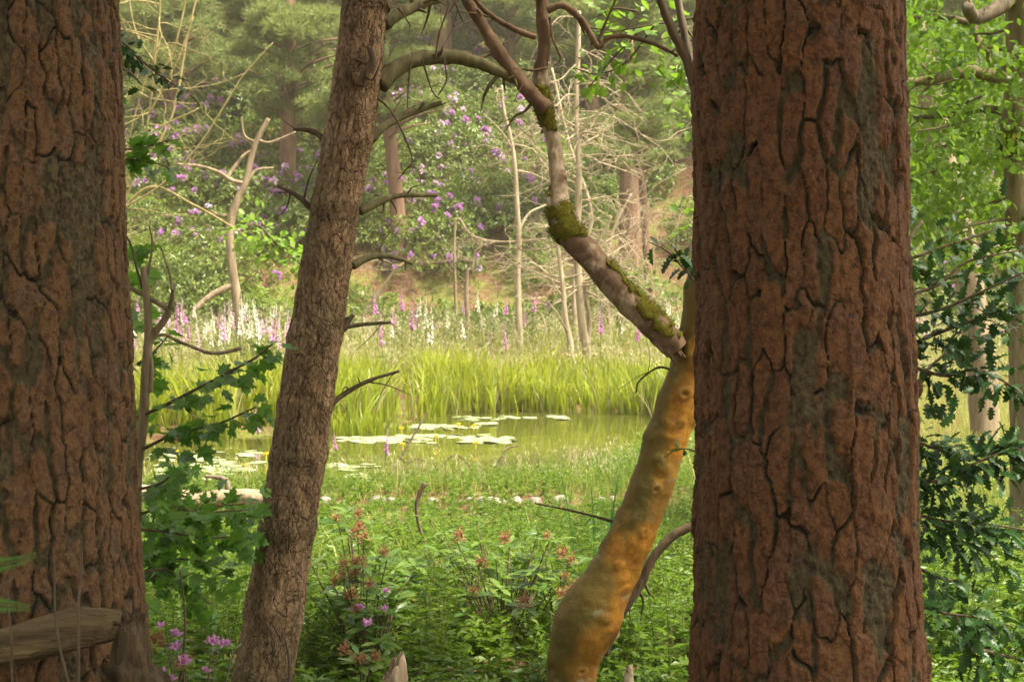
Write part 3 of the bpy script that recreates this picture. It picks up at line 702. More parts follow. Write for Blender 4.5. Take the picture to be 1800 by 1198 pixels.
M_maple = leaf_mat('maple_leaf', (0.05, 0.14, 0.018), (0.13, 0.25, 0.030), 0.48, 0.42, 0.35, (0.16, 0.36, 0.03), 0.2)
M_holly = leaf_mat('holly_leaf', (0.014, 0.044, 0.010), (0.036, 0.09, 0.017), 0.14, 0.36, 0.22, (0.06, 0.14, 0.02), 0.1)
M_oak = leaf_mat('oak_leaf', (0.045, 0.11, 0.012), (0.16, 0.25, 0.025), 0.45, 0.45, 0.35, (0.26, 0.46, 0.03), 0.3)
M_stem = wood_mat('sapling_bark', (0.11, 0.085, 0.048), (0.23, 0.175, 0.10), (0.34, 0.28, 0.18), 40)
M_twig = wood_mat('dark_twig', (0.055, 0.038, 0.024), (0.12, 0.085, 0.052), (0.19, 0.14, 0.085), 50)

def leaf_mesh(name, tpl, mat, rnd):
    m = MB(); m.add(tpl[0], tpl[1], None, rnd); return m.mesh(name, mat, True)
def leaf_objects(parent, meshes, pos, rot, sc, rng, name='leaf', limit=300):
    """Each leaf an object of its own under its plant, sharing mesh data."""
    off = parent.location
    for p_, r_, s_ in list(zip(pos, rot, sc))[:limit]:
        o = bpy.data.objects.new(name, meshes[int(rng.integers(len(meshes)))]); COL.objects.link(o)
        o.parent = parent; o.matrix_basis = mat4(p_ - np.array(off), r_, s_)

def poly_branch(mb, pix, Y, w, dY=0.0, ns=6, dys=None):
    k = len(pix); dy = np.linspace(0, dY, k) if dys is None else np.array(dys)
    pts = np.array([P(x, y, Y + d) for (x, y), d in zip(pix, dy)])
    return tube(mb, pts, np.linspace(w[0], w[1], k) / 2 / FPX * Y, ns, k * 5)

# ------------------------------------------------------------------ maple sapling beside the left pine
MY = 5.2
ms = thing('maple_sapling', (P(236, 1198, MY)[0], MY, float(gz(P(236, 0, MY)[0], MY))), 'young maple sapling with lobed leaves, growing beside the thick brown pine', 'sapling')
def mstem(pix, w, nm='branch', dY=0.0, ns=8, mat=M_stem):
    mb = MB(); r_ = poly_branch(mb, pix, MY, w, dY, ns); mb.build(nm, mat, ms); return r_
b_px = 540 - (ms.location.z - CAM_Z) / MY * FPX
mstem([(236, b_px + 10), (238, 1198), (237, 1050), (238, 930), (241, 820), (252, 740), (256, 650), (261, 590), (258, 520), (252, 470)], (26, 12), 'stem', ns=12)
mstem([(258, 612), (270, 588), (287, 565), (298, 545)], (14, 12))
mstem([(298, 545), (270, 528), (240, 512), (216, 497)], (10, 6))
mstem([(297, 547), (302, 525), (304, 508)], (9, 6), mat=M_twig)
mstem([(303, 512), (298, 480), (290, 455), (283, 436)], (5, 3))
mstem([(256, 500), (262, 470), (268, 430), (262, 395)], (6, 3))
mstem([(250, 508), (240, 470), (230, 430), (215, 405)], (5, 3), mat=M_twig)
mstem([(264, 690), (266, 645), (262, 615)], (9, 8))
mstem([(268, 592), (290, 588), (310, 598), (340, 610), (368, 620), (395, 619), (425, 611)], (5, 7), dY=0.1)
br = []
br.append(mstem([(238, 735), (290, 712), (340, 686), (400, 655), (450, 628), (478, 605)], (7, 3), dY=-0.15, mat=M_twig))
br.append(mstem([(240, 795), (290, 770), (340, 755), (390, 742), (450, 715)], (6, 3), dY=-0.1, mat=M_twig))
br.append(mstem([(242, 640), (270, 618), (300, 585)], (5, 3), dY=0.2, mat=M_twig))
br.append(mstem([(240, 860), (280, 850), (300, 835)], (5, 3), dY=-0.2, mat=M_twig))
br.append(mstem([(240, 930), (300, 935), (360, 945), (430, 940)], (5, 3), dY=0.25, mat=M_twig))
br.append(mstem([(238, 905), (300, 890), (350, 900), (440, 895)], (5, 3), dY=0.1, mat=M_twig))
br.append(mstem([(238, 1010), (290, 1000), (330, 1030), (370, 1060)], (5, 3), dY=0.2, mat=M_twig))
rng = np.random.default_rng(12)
maple_m = [leaf_mesh('leaf', MAPLE, M_maple, r_) for r_ in (0.05, 0.3, 0.6, 0.9)]
pos, dirs, siz = [], [], []
cnt = (46, 44, 14, 14, 36, 40, 30)
for (p_, r_, X_, Y_, t_), k in zip(br, cnt):
    for _ in range(k):
        i = int(len(p_) * rng.uniform(0.12, 1.0) ** 0.8) - 1
        side = rng.choice((-1, 1))
        d = norm(t_[i] * 0.5 + np.array((rng.normal(0, .5), rng.normal(0, .6), side * 0.25 - 0.25)))
        L = rng.uniform(0.01, 0.07); pos.append(p_[i] + d * L + np.array((0, 0, rng.normal(0, 0.02)))); dirs.append(norm(d + np.array((0, -0.1, -0.35)))); siz.append(rng.uniform(0.04, 0.075))
# loose leaves by the trunk and behind it
for x, y, k, sp in [(235, 560, 8, 22), (245, 650, 10, 25), (250, 730, 8, 25), (290, 840, 8, 30), (270, 890, 10, 30), (230, 110, 0, 0), (240, 580, 6, 20), (300, 960, 10, 40), (250, 480, 5, 15), (330, 800, 8, 30)]:
    for _ in range(k):
        pos.append(P(x + rng.normal(0, sp), y + rng.normal(0, sp * 0.7), MY + rng.uniform(0, 0.35))); dirs.append(norm(np.array((rng.normal(0.3, .7), rng.normal(-.1, .6), rng.normal(-.35, .3))))); siz.append(rng.uniform(0.042, 0.08))
pos = np.array(pos); dirs = np.array(dirs); siz = np.array(siz)
ups = norm(np.array((0, -0.35, 1.0)) + rng.normal(0, 0.33, pos.shape))
leaf_objects(ms, maple_m, pos, frames(dirs, ups), siz, rng)

# leafy shoots peeping past the left pine's edge
def shoot(name, label, cat, branches, Y, tpl, mat, w, n_per, size, seed, spread=0.05, group=None, limit=300, up=(0, -0.3, 1)):
    rng = np.random.default_rng(seed); ms_ = [leaf_mesh('leaf', tpl, mat, r_) for r_ in (0.1, 0.45, 0.8)]
    b0 = P(*branches[0][0], Y); root = thing(name, b0, label, cat, group); pos, dirs = [], []
    for bi, pix in enumerate(branches):
        mb = MB(); p_, r_, X_, Y_, t_ = poly_branch(mb, pix, Y, w, rng.uniform(-0.25, 0.25), 6); mb.build('branch', M_twig, root)
        for _ in range(n_per if np.isscalar(n_per) else n_per[bi]):
            i = int(rng.integers(1, len(p_))); d = norm(t_[i] * 0.4 + rdir(rng, 1)[0] + np.array((0, 0, -0.2)))
            pos.append(p_[i] + d * rng.uniform(0, spread)); dirs.append(d)
    pos = np.array(pos); dirs = np.array(dirs); o_ = rng.permutation(len(pos)); pos, dirs = pos[o_], dirs[o_]
    ups = norm(np.array(up) + rng.normal(0, 0.4, pos.shape)); sc = rng.uniform(size * 0.7, size * 1.25, len(pos))
    R_ = frames(dirs, ups)
    leaf_objects(root, ms_, pos, R_, sc, rng, limit=limit)
    if len(pos) > limit:
        mb = MB(); k = len(pos) - limit
        scatter(mb, tpl[0], tpl[1], None, pos[limit:], R_[limit:], sc[limit:], rng.random(k)); tag(mb.build('leaves', mat, root), kind='stuff')
    return root
shoot('holly_spray', 'small dark holly spray poking out high beside the thick brown pine', 'holly', [[(190, 90), (225, 90), (260, 115), (285, 130)], [(190, 60), (215, 75), (240, 95)], [(240, 100), (285, 135), (322, 160)], [(195, 120), (225, 125), (250, 150)]], 5.6, HOLLY, M_holly, (5, 2), (26, 22, 16, 14), 0.045, 51, 0.05)
shoot('maple_spray', 'bright lobed maple leaves sticking out past the thick brown pine, above the purple shrubs', 'maple', [[(190, 260), (240, 262), (285, 250), (315, 245)], [(195, 280), (240, 282), (285, 290), (300, 300)], [(190, 165), (205, 160), (215, 165)], [(190, 470), (230, 450), (245, 440)]], 5.4, MAPLE, M_maple, (4, 2), (16, 16, 3, 5), 0.062, 52, 0.04)

shoot('low_maple_sapling', 'low spreading maple seedling with lobed leaves, under the sapling and before the fallen log', 'sapling', [[(262, 1010), (290, 930), (350, 895), (430, 885)], [(262, 1010), (300, 950), (370, 935), (440, 945)], [(262, 1010), (290, 985), (350, 985), (410, 1010)], [(262, 1010), (262, 950), (280, 890), (330, 860)], [(262, 1010), (300, 1030), (350, 1060)]], 5.7, MAPLE, M_maple, (5, 2), (70, 70, 56, 46, 34), 0.058, 58, 0.09)
# ------------------------------------------------------------------ holly to the right of the pine
HY = 5.4
hb = [[(1558, 575), (1580, 560), (1650, 545), (1720, 515), (1800, 478)], [(1552, 720), (1590, 700), (1640, 640), (1700, 600), (1790, 575)], [(1580, 760), (1650, 790), (1720, 800), (1790, 790)], [(1585, 840), (1650, 845), (1700, 820), (1770, 790)],
      [(1552, 905), (1590, 900), (1660, 915), (1730, 920), (1800, 930)], [(1550, 1030), (1600, 1055), (1650, 1075), (1720, 1085), (1780, 1100)], [(1640, 920), (1700, 955), (1750, 980)], [(1590, 640), (1660, 660), (1720, 650), (1800, 690)],
      [(1680, 1080), (1700, 1130), (1760, 1150), (1800, 1160)], [(1558, 475), (1590, 460), (1640, 440), (1700, 420), (1760, 400)], [(1590, 520), (1650, 500), (1700, 460), (1790, 440)], [(1600, 990), (1650, 1015), (1690, 1020)], [(1590, 610), (1650, 585), (1720, 560), (1760, 545)], [(1620, 390), (1600, 420), (1595, 470)]]
hbush = shoot('holly_bush', 'dark glossy holly branches spreading out beside the thick reddish pine', 'holly', hb, HY, HOLLY, M_holly, (8, 3), (60, 110, 140, 130, 170, 130, 84, 110, 96, 50, 70, 50, 96, 30), 0.056, 53, 0.13)
hx, hg = P(1548, 0, HY)[0], float(gz(P(1548, 0, HY)[0], HY))
mb = MB(); tube(mb, [(hx - 0.06, HY + 0.05, hg - 0.05), (hx + 0.02, HY + 0.03, 0.9), (hx - 0.02, HY, 1.5), (hx + 0.03, HY, 2.0), (hx + 0.05, HY, 2.5)], [0.032, 0.028, 0.022, 0.015, 0.006], 10, 40); mb.build('stem', M_stem, hbush)
shoot('holly_twig', 'little holly twig beside the top of the orange trunk', 'holly', [[(1230, 505), (1200, 470), (1170, 440), (1140, 425)], [(1215, 490), (1195, 450), (1180, 430)], [(1230, 470), (1215, 440)]], 5.7, HOLLY, M_holly, (4, 2), (14, 8, 6), 0.055, 54, 0.03)
shoot('holly_shoot', 'tiny holly shoot against the orange bark next to the reddish pine', 'holly', [[(1232, 800), (1215, 790), (1198, 788)]], 5.6, HOLLY, M_holly, (4, 2), 8, 0.05, 55, 0.03)
shoot('oak_spray', 'bright green leafy spray hanging by the mossy bent branch', 'oak', [[(1230, 30), (1170, 40), (1110, 50), (1050, 60)], [(1150, 45), (1100, 110), (1050, 130), (1010, 120)], [(1120, 60), (1080, 100), (1030, 160)], [(1230, 110), (1190, 120), (1160, 135)], [(1230, 150), (1210, 165), (1180, 145)], [(1120, 20), (1080, 15), (1050, 30)], [(1230, 60), (1210, 75), (1180, 90)], [(1232, 210), (1215, 215), (1205, 225)], [(1232, 380), (1218, 390), (1210, 400)]],
      7.4, OAKL, M_oak, (4, 2), (46, 40, 46, 32, 30, 36, 24, 14, 10), 0.056, 56, 0.15)
shoot('oak_sprig', 'fresh yellow-green leafy sprig in front of the pale bent snag', 'oak', [[(560, 470), (500, 440), (450, 415), (420, 405)], [(490, 435), (460, 400), (440, 395)], [(540, 480), (525, 460), (510, 450)]], 19.0, OAKL, M_oak, (5, 2), (120, 100, 70), 0.10, 57, 0.36)

# ------------------------------------------------------------------ broadleaf tree at the right edge
EY = 9.0
et = thing('mossy_limbed_tree', (P(1795, 0, EY)[0], EY, float(gz(P(1795, 0, EY)[0], EY))), 'mossy broadleaf tree on the photo\'s far edge, beyond the holly bush', 'tree')
ep = [(1812, -700, 50), (1806, -200, 60), (1800, 0, 60), (1795, 150, 56), (1791, 230, 60), (1795, 350, 54), (1798, 500, 52), (1802, 650, 54), (1806, 900, 60), (1808, 1050, 70)]
pts = np.array([P(x, y, EY) for x, y, w in ep] + [(et.location.x, EY, et.location.z - 0.1)]); rad = np.array([PX(w, EY) / 2 for _, _, w in ep] + [0.14])
mb = MB()
def ed(th, s, pos, R): return fbm(pos * np.array((20, 20, 8)), 3, 81) * 0.014
ept = tube(mb, pts[::-1], rad[::-1], 28, 120, ed); mb.build('trunk', M_stem, et)
ei = lambda py: int(np.argmin(np.abs(ept[0][:, 2] - P(0, py, EY)[2])))
moss_patch(et, ept[0], ept[1], ept[2], ept[3], ei(275), ei(200), -2.4, 1.6, 82, 0.03, hair=500)
def elimb(pix, w, dY, seed): return stub(et, pix, EY, w, M_grey_limb if seed % 2 else M_stem, name='limb', ns=9, twigs=7, seed=seed, dY=dY)
elimb([(1798, -20), (1760, 10), (1735, 25), (1712, 30), (1700, 12)], (30, 22), -0.4, 83)
elimb([(1790, 150), (1760, 138), (1700, 125), (1640, 140), (1585, 144)], (30, 11), -0.3, 84)
elimb([(1792, 205), (1740, 192), (1690, 196), (1640, 205), (1590, 204)], (16, 8), 0.5, 85)
elimb([(1790, 140), (1760, 120), (1725, 85), (1705, 20), (1700, -30)], (22, 10), 0.6, 86)
elimb([(1700, 40), (1660, 30), (1620, 32), (1580, 28)], (12, 8), 0.3, 88)
for k_ in range(9):
    x_, y_ = 1790 - 25 * (k_ % 7), 40 + 43 * k_
    elimb([(x_ + 10, y_), (x_ - 40, y_ + 18 - 5 * (k_ % 3)), (x_ - 90, y_ + 22), (x_ - 130, y_ + 48 - 12 * (k_ % 4))], (6, 2), 0.5 - 0.2 * (k_ % 5), 120 + k_)
elimb([(1795, 520), (1770, 480), (1740, 440), (1700, 420)], (8, 4), -0.3, 90)
rng = np.random.default_rng(91); NL = 18000
lx = rng.uniform(1560, 1850, NL); ly = rng.uniform(-80, 470, NL) ; lY = rng.uniform(8.2, 11.5, NL)
NX = 9000; qx, qy, qY = rng.normal(1900, 170, NX), rng.normal(-60, 260, NX), rng.uniform(7.6, 11.8, NX)
clump = fbm(np.stack([lx / 60, ly / 36, lY * 0.8], -1), 2, 92)
kp = clump > np.where(ly < 340, -0.16, 0.0 + (ly - 340) / 500)
lx, ly, lY = lx[kp], ly[kp], lY[kp]; k = len(lx)
pos = np.stack([(lx - 900) / FPX * lY, lY, CAM_Z - (ly - HZ) / FPX * lY], -1)
d = norm(rdir(rng, k) + np.array((0, 0, -0.3))); R_ = frames(d, norm(np.array((0, -0.3, 1)) + rng.normal(0, .45, (k, 3)))); sc = rng.uniform(0.034, 0.072, k)
ms_ = [leaf_mesh('leaf', OAKL, M_oak, r_) for r_ in (0.1, 0.45, 0.8)]
o_ = np.argsort(-sc / pos[:, 1]); pos, R_, sc = pos[o_], R_[o_], sc[o_]
leaf_objects(et, ms_, pos, R_, sc, rng, limit=290)
mb = MB(); scatter(mb, OAKS[0], OAKS[1], None, pos[290:], R_[290:], sc[290:], rng.random(k - 290)); 
kq = (fbm(np.stack([qx / 60, qy / 40, qY * 0.8], -1), 2, 93) > -0.1) & (qy < 380) & ((qx > 1850) | (qy < -80)); qx, qy, qY = qx[kq], qy[kq], qY[kq]; kq = len(qx)
scatter(mb, DIAM_V * np.array((1.5, 1, 1)), None, DIAM_T, np.stack([(qx - 900) / FPX * qY, qY, CAM_Z - (qy - HZ) / FPX * qY], -1), frames(rdir(rng, kq), norm(np.array((0, -0.3, 1)) + rng.normal(0, .45, (kq, 3)))), rng.uniform(0.05, 0.1, kq), rng.random(kq))
tag(mb.build('leaves', M_oak, et), kind='stuff')

# ------------------------------------------------------------------ foreground bits at the lower left
M_log = wood_mat('stripped_log', (0.045, 0.032, 0.016), (0.15, 0.105, 0.048), (0.24, 0.185, 0.09), 30, (0.10, 1, 1), 1.0, bd=0.02)
M_stump = wood_mat('weathered_stump', (0.03, 0.02, 0.011), (0.115, 0.078, 0.04), (0.23, 0.17, 0.095), 34, (1, 1, 0.10), 1.0, bd=0.03)
LY = 3.86
lg = thing('stripped_log', P(0, 1160, LY), 'stripped barkless log resting against the base of the thick brown pine', 'log')
mb = MB()
def lgd(th, s, pos, R): return fbm(pos * np.array((8, 14, 14)), 3, 95) * 0.005 + 0.004 * sstep(0.55, 0.8, vnoise(pos * 16, 96)) + fbm(pos * np.array((10, 60, 60)), 2, 94) * 0.004 - 0.02 * sstep(P(150, 0, LY)[0], P(205, 0, LY)[0], pos[..., 0]) * np.abs(fbm(pos * np.array((12, 40, 40)), 2, 93))
lpts = np.array([P(-420, 1220, LY - 0.05), P(-200, 1180, LY - 0.03), P(0, 1139, LY), P(80, 1118, LY + 0.02), P(140, 1104, LY + 0.03), P(185, 1098, LY + 0.04), P(214, 1097, LY + 0.05)])
tube(mb, lpts, np.array([0.060, 0.058, 0.056, 0.055, 0.053, 0.050, 0.040]), 28, 110, lgd); mb.build('stem', M_log, lg)
mb = MB(); rng = np.random.default_rng(97)
for k in range(14):
    b0 = P(185 + rng.uniform(-5, 10), 1098 + rng.uniform(-22, 22), LY + 0.04 + rng.uniform(-0.03, 0.03)); tube(mb, [b0, b0 + np.array((rng.uniform(0.02, 0.06), rng.normal(0, .01), rng.normal(-0.005, .012)))], [0.010, 0.002], 4, 3)
mb.build('splintered_end', M_stump, lg)
su = thing('weathered_stump', (P(232, 0, 3.9)[0], 3.9, float(gz(-1, 3.9))), 'weathered snapped stump holding up the end of the stripped log', 'stump')
def sud(th, s, pos, R): return 0.022 * fbm(np.stack([np.cos(th) * 3, np.sin(th) * 3, pos[..., 2] * 5], -1), 3, 98) + 0.010 * np.sin(th * 5 + pos[..., 2] * 4) * sstep(1.0, 0.6, pos[..., 2]) + 0.007 * fbm(np.stack([np.cos(th) * 5, np.sin(th) * 5, pos[..., 2] * 6], -1), 2, 99)
sp_ = [(236, 1078, 14), (234, 1090, 34), (232, 1108, 56), (230, 1140, 70), (230, 1172, 80), (233, 1200, 100), (238, 1240, 140)]
pts = np.array([P(x, y, 3.9) for x, y, w in sp_] + [(su.location.x, 3.9, su.location.z - 0.05)]); rad = np.array([PX(w, 3.9) / 2 for _, _, w in sp_] + [0.14])
mb = MB(); tube(mb, pts[::-1], rad[::-1], 40, 80, sud); mb.build('stem', M_stump, su)
mb = MB()
for k in range(9):
    a_ = rng.uniform(0, 6.28); b0 = P(234, 1092, 3.9) + np.array((math.cos(a_), math.sin(a_), 0)) * 0.02; tube(mb, [b0, b0 + np.array((rng.normal(0, .01), rng.normal(0, .01), rng.uniform(0.02, 0.05)))], [0.010, 0.002], 4, 3)
mb.build('splintered_top', M_stump, su)

M_pale = wood_mat('pale_broken_wood', (0.16, 0.10, 0.055), (0.40, 0.30, 0.19), (0.62, 0.53, 0.40), 30, (1, 1, 0.25), 0.7)
def broken_stump(px, py, Y, w, lab, seed):
    b = P(px, py, Y); g = float(gz(b[0], Y)); rng = np.random.default_rng(seed)
    s = thing('broken_stump', (b[0], Y, g), lab, 'stump'); mb = MB(); r = PX(w, Y) / 2
    def f(th, s_, pos, R): return R * (0.28 * fbm(np.stack([np.cos(th) * 1.5, np.sin(th) * 1.5, pos[..., 2] * 6], -1), 3, seed) + 0.1 * fbm(pos * 50, 2, seed))
    tube(mb, [(b[0], Y, g - 0.05), (b[0], Y, (g + b[2]) / 2), (b[0] + r * .1, Y, b[2] - r * 1.2), (b[0] - r * 0.05, Y, b[2] - 0.75 * r)], [r * 1.2, r, r * 0.95, r * 0.9], 36, 50, f)
    v = mb.v[-1]; an = np.arctan2(v[:, 1] - Y, v[:, 0] - b[0]); rim = sstep(b[2] - 1.1 * r, b[2] - 0.75 * r, v[:, 2])
    jag = 0.9 * np.cos(an - 0.6) * 0.6 + 1.5 * (vnoise(np.column_stack([np.cos(an) * 3.2, np.sin(an) * 3.2, np.full(len(v), seed * 1.0)]), seed) - 0.35)
    jag[-1] = -1.0; v[:, 2] += rim * r * jag; mb.build('stem', M_pale, s)
    mb = MB()
    for k in range(5):
        a_ = rng.uniform(-0.6, 1.6); b0 = b + np.array((math.cos(a_), math.sin(a_), 0)) * r * 0.6 - np.array((0, 0, r * 1.0)); tube(mb, [b0, b0 + np.array((rng.normal(0, r * .1), rng.normal(0, r * .1), r * rng.uniform(0.7, 1.3)))], [r * 0.2, r * 0.03], 4, 3)
    mb.build('splintered_top', M_pale, s)
broken_stump(692, 1160, 5.6, 48, 'pale splintered stump below the small rhododendron, next to the leaning pine', 101)
broken_stump(1105, 1172, 5.5, 16, 'thin pale broken stick between the orange trunk and reddish pine', 102)

def stick(name, pix, Y, w, mat, label, cat='stick', twigs=2, seed=0, dY=0.0, ground=True):
    s = thing(name, P(*pix[0], Y), label, cat)
    stub(s, pix, Y, w, mat, name='stem', ns=7, twigs=twigs, seed=seed, dY=dY); return s
stick('bare_twig', [(136, 1230), (138, 1120), (138, 1060), (144, 985), (142, 950)], 3.6, (7, 3), M_twig, 'thin upright bare twig in front of the stripped log', seed=1)
stick('bare_twig', [(128, 1230), (108, 1150), (97, 1080), (96, 1010), (94, 962)], 3.55, (6, 3), M_twig, 'slanting brown twig crossing the stripped log', seed=2, twigs=1)
stick('bare_twig', [(22, 1230), (20, 1120), (16, 1080), (14, 1040)], 3.6, (5, 3), M_twig, 'bare twig at the photo\'s bottom corner before the stripped log', seed=3, twigs=1)
stick('bare_twig', [(310, 1230), (322, 1150), (325, 1080), (316, 1000)], 5.0, (5, 3), M_twig, 'brown twig rising behind the pink azalea flowers', seed=4, twigs=2)
stick('bare_twig', [(505, 1230), (508, 1160), (500, 1120), (490, 1085)], 5.4, (5, 2), M_twig, 'thin dark twig standing against the foot of the leaning pine', seed=5, twigs=0)
stick('curved_stick', [(752, 1020), (748, 960), (737, 925), (732, 890), (738, 868), (748, 848)], 9.0, (4, 9), M_twig, 'dark curved stick poking out of the undergrowth near the pale stones', seed=6, twigs=0)
stick('pale_stick', [(772, 1010), (766, 988), (760, 968)], 8.6, (14, 12), M_pale, 'short pale stick standing in the undergrowth between the rhododendrons', seed=7, twigs=0)
stick('pale_stick', [(858, 1175), (857, 1160), (860, 1145)], 7.0, (14, 12), M_pale, 'short pale stick low in the undergrowth beside the orange trunk\'s foot', seed=8, twigs=0)
stick('waterside_branch', [(690, 850), (700, 815), (718, 780), (745, 735)], 16.0, (6, 3), M_grey_limb, 'thin grey branch leaning up across the lily pads', seed=9, twigs=1)
stick('waterside_branch', [(700, 800), (715, 812), (735, 806), (760, 815)], 15.8, (4, 2), M_twig, 'dark crooked twig lying at the near edge of the pond', seed=10, twigs=2)
stick('waterside_branch', [(868, 830), (880, 805), (893, 788), (912, 782)], 16.2, (5, 3), M_grey_limb, 'bent pale twig sticking out of the pond\'s near edge', seed=11, twigs=1)
stick('waterside_branch', [(745, 850), (800, 800), (838, 835), (820, 800), (790, 800)][:3], 15.5, (3, 2), M_twig, 'thin arched twig over the near shore of the pond', seed=12, twigs=1)

# fallen pale log beyond the sapling
FY = 11.5
fl = thing('fallen_log', P(340, 905, FY), 'pale fallen log lying across the bank behind the maple sapling', 'log')
mb = MB(); 
def fld(th, s, pos, R): return fbm(pos * np.array((6, 14, 14)), 3, 105) * 0.016
tube(mb, [P(180, 855, FY + .4), P(250, 866, FY + .3), P(330, 880, FY + .1), P(400, 876, FY), P(460, 874, FY - .1), P(560, 886, FY - .2)], [0.05, 0.07, 0.08, 0.075, 0.065, 0.04], 20, 70, fld); mb.build('stem', M_pale, fl)
stub(fl, [(402, 866), (398, 845), (380, 838), (360, 836)], FY, (12, 6), M_grey_limb, name='branch_stub', twigs=1, seed=106)
# ------------------------------------------------------------------ plants built once, placed many times
M_rhodo = leaf_mat('rhododendron_leaf', (0.045, 0.085, 0.016), (0.135, 0.175, 0.028), 0.32, 0.40, 0.4, (0.16, 0.28, 0.04), 0.6)
M_bush = leaf_mat('fresh_shrub_leaf', (0.075, 0.13, 0.022), (0.15, 0.21, 0.035), 0.40, 0.5, 0.3, (0.26, 0.38, 0.04), 0.5)
M_needle = leaf_mat('pine_needles', (0.09, 0.13, 0.040), (0.20, 0.23, 0.072), 0.35, 0.6, 0.2, (0.2, 0.28, 0.08), 0.5)
M_flower = [plain_leafy('purple_blossom', (0.55, 0.28, 0.57), transl=0.3), plain_leafy('pink_blossom', (0.76, 0.56, 0.72), transl=0.3), plain_leafy('violet_blossom', (0.42, 0.20, 0.50), transl=0.3)]
M_hill_bark = wood_mat('hill_pine_bark', (0.09, 0.05, 0.03), (0.19, 0.11, 0.07), (0.28, 0.18, 0.12), 6)
M_pale_bark = wood_mat('pale_dead_bark', (0.10, 0.075, 0.042), (0.24, 0.18, 0.115), (0.38, 0.31, 0.21), 9)
M_twig_pale = wood_mat('pale_dead_twigs', (0.17, 0.135, 0.08), (0.36, 0.29, 0.19), (0.50, 0.43, 0.30), 9)
M_yel_bark = wood_mat('lichen_yellow_bark', (0.12, 0.10, 0.035), (0.25, 0.205, 0.085), (0.36, 0.30, 0.15), 9)

def truss_mesh(mat, seed):
    """A rounded head of open flowers."""
    rng = np.random.default_rng(seed); mb = MB(); k = 14
    d = rdir(rng, k, -0.35, 1.0)
    tv = np.array([(0, 0, 0), (0.45, 0.8, 0.12), (0.16, 1.15, 0), (-0.16, 1.15, 0), (-0.45, 0.8, 0.12), (0, 0.7, -0.35), (0.3, 0.95, -0.3), (-0.3, 0.95, -0.3)])
    tt = [(0, 1, 2), (0, 2, 3), (0, 3, 4), (0, 6, 7), (0, 1, 6), (0, 7, 4)]
    scatter(mb, tv, None, tt, d * 0.02, frames(d, rdir(rng, k)), rng.uniform(0.08, 0.12, k), rng.random(k))
    return mb.mesh('flower_truss', mat, False)
TRUSS = [[truss_mesh(m_, 5 * i + j) for j in range(2)] for i, m_ in enumerate(M_flower)]

def shrub_mesh(seed, R, H, n_ros, leaf, n_leaf, mat, narrow=False, rough=0.35):
    """Leaf rosettes spread over an uneven dome and inside it."""
    rng = np.random.default_rng(seed); d = rdir(rng, n_ros, -0.25, 1.0)
    lump = 1 + rough * fbm(d * 2.2 + seed, 3, seed) * 1.6
    rr = np.where(rng.random(n_ros) < 0.72, rng.uniform(0.82, 1.05, n_ros), rng.uniform(0.35, 0.85, n_ros)) * lump
    c = d * rr[:, None] * np.array((R, R, H)); c[:, 2] = np.maximum(c[:, 2] + 0.3, 0.08)
    tips = c.copy(); out = norm(d + np.array((0, 0, 0.5)))
    N = n_ros * n_leaf; cc = np.repeat(c, n_leaf, 0); oo = np.repeat(out, n_leaf, 0)
    ld = norm(oo * rng.uniform(0.1, 0.9, (N, 1)) + rdir(rng, N)); up = norm(oo + rng.normal(0, 0.25, (N, 3)))
    mb = MB(); ros = np.repeat(rng.random(n_ros), n_leaf) * 0.7 + rng.random(N) * 0.3
    scatter(mb, DIAM_V if not narrow else NARROW_V, None, DIAM_T, cc, frames(ld, up), rng.uniform(0.7, 1.25, N) * leaf, ros)
    me = mb.mesh('foliage', mat, True)
    st = MB()
    for k in rng.choice(n_ros, 26, replace=False):
        e = c[k] * 0.9; tube(st, [(rng.normal(0, .15), rng.normal(0, .15), 0), e * np.array((.45, .45, .5)) + rng.normal(0, .12, 3), e], [0.035, 0.025, 0.008], 4, 7)
    surf = np.flatnonzero(rr > 0.8 * lump)
    return me, st.mesh('branches', M_twig), c[surf], out[surf]
RH = [shrub_mesh(200 + k, R, H, nr, 0.15, 7, M_rhodo) for k, (R, H, nr) in enumerate([(2.0, 1.7, 1000), (1.7, 1.9, 900), (2.3, 1.5, 1100)])]
BU = [shrub_mesh(220 + k, R, H, nr, 0.13, 6, M_bush) for k, (R, H, nr) in enumerate([(1.5, 1.3, 800), (1.3, 1.7, 800)])]

def place_shrub(name, variants, x, y, s, rng, label, cat, group, trusses=0, tcol=(0.6, 0.25, 0.15), sink=0.2):
    me, st, tips, out = variants[int(rng.integers(len(variants)))]
    root = thing(name, (x, y, float(gz(x, y)) - sink), label, cat, group)
    root.rotation_euler.z = rng.uniform(0, 6.28); root.scale = (s, s, s * rng.uniform(0.85, 1.15))
    link('foliage', me, root, True); link('branches', st, root, True)
    if trusses:
        rot = root.rotation_euler.z; fx = tips[:, 0] * math.sin(rot) + tips[:, 1] * math.cos(rot)   # world y of each tip
        cand = np.flatnonzero((fx < 0.4)); pick = rng.choice(cand, min(trusses, len(cand)), replace=False)
        for k in pick:
            o = bpy.data.objects.new('flower_truss', TRUSS[int(rng.choice(3, p=tcol))][int(rng.integers(2))]); COL.objects.link(o); o.parent = root
            f_ = frames(out[k][None], rdir(rng, 1))[0]; o.matrix_basis = mat4(tips[k] + out[k] * 0.06, np.stack([f_[:, 0], -f_[:, 2], f_[:, 1]], 1), rng.uniform(0.8, 1.4))
    return root

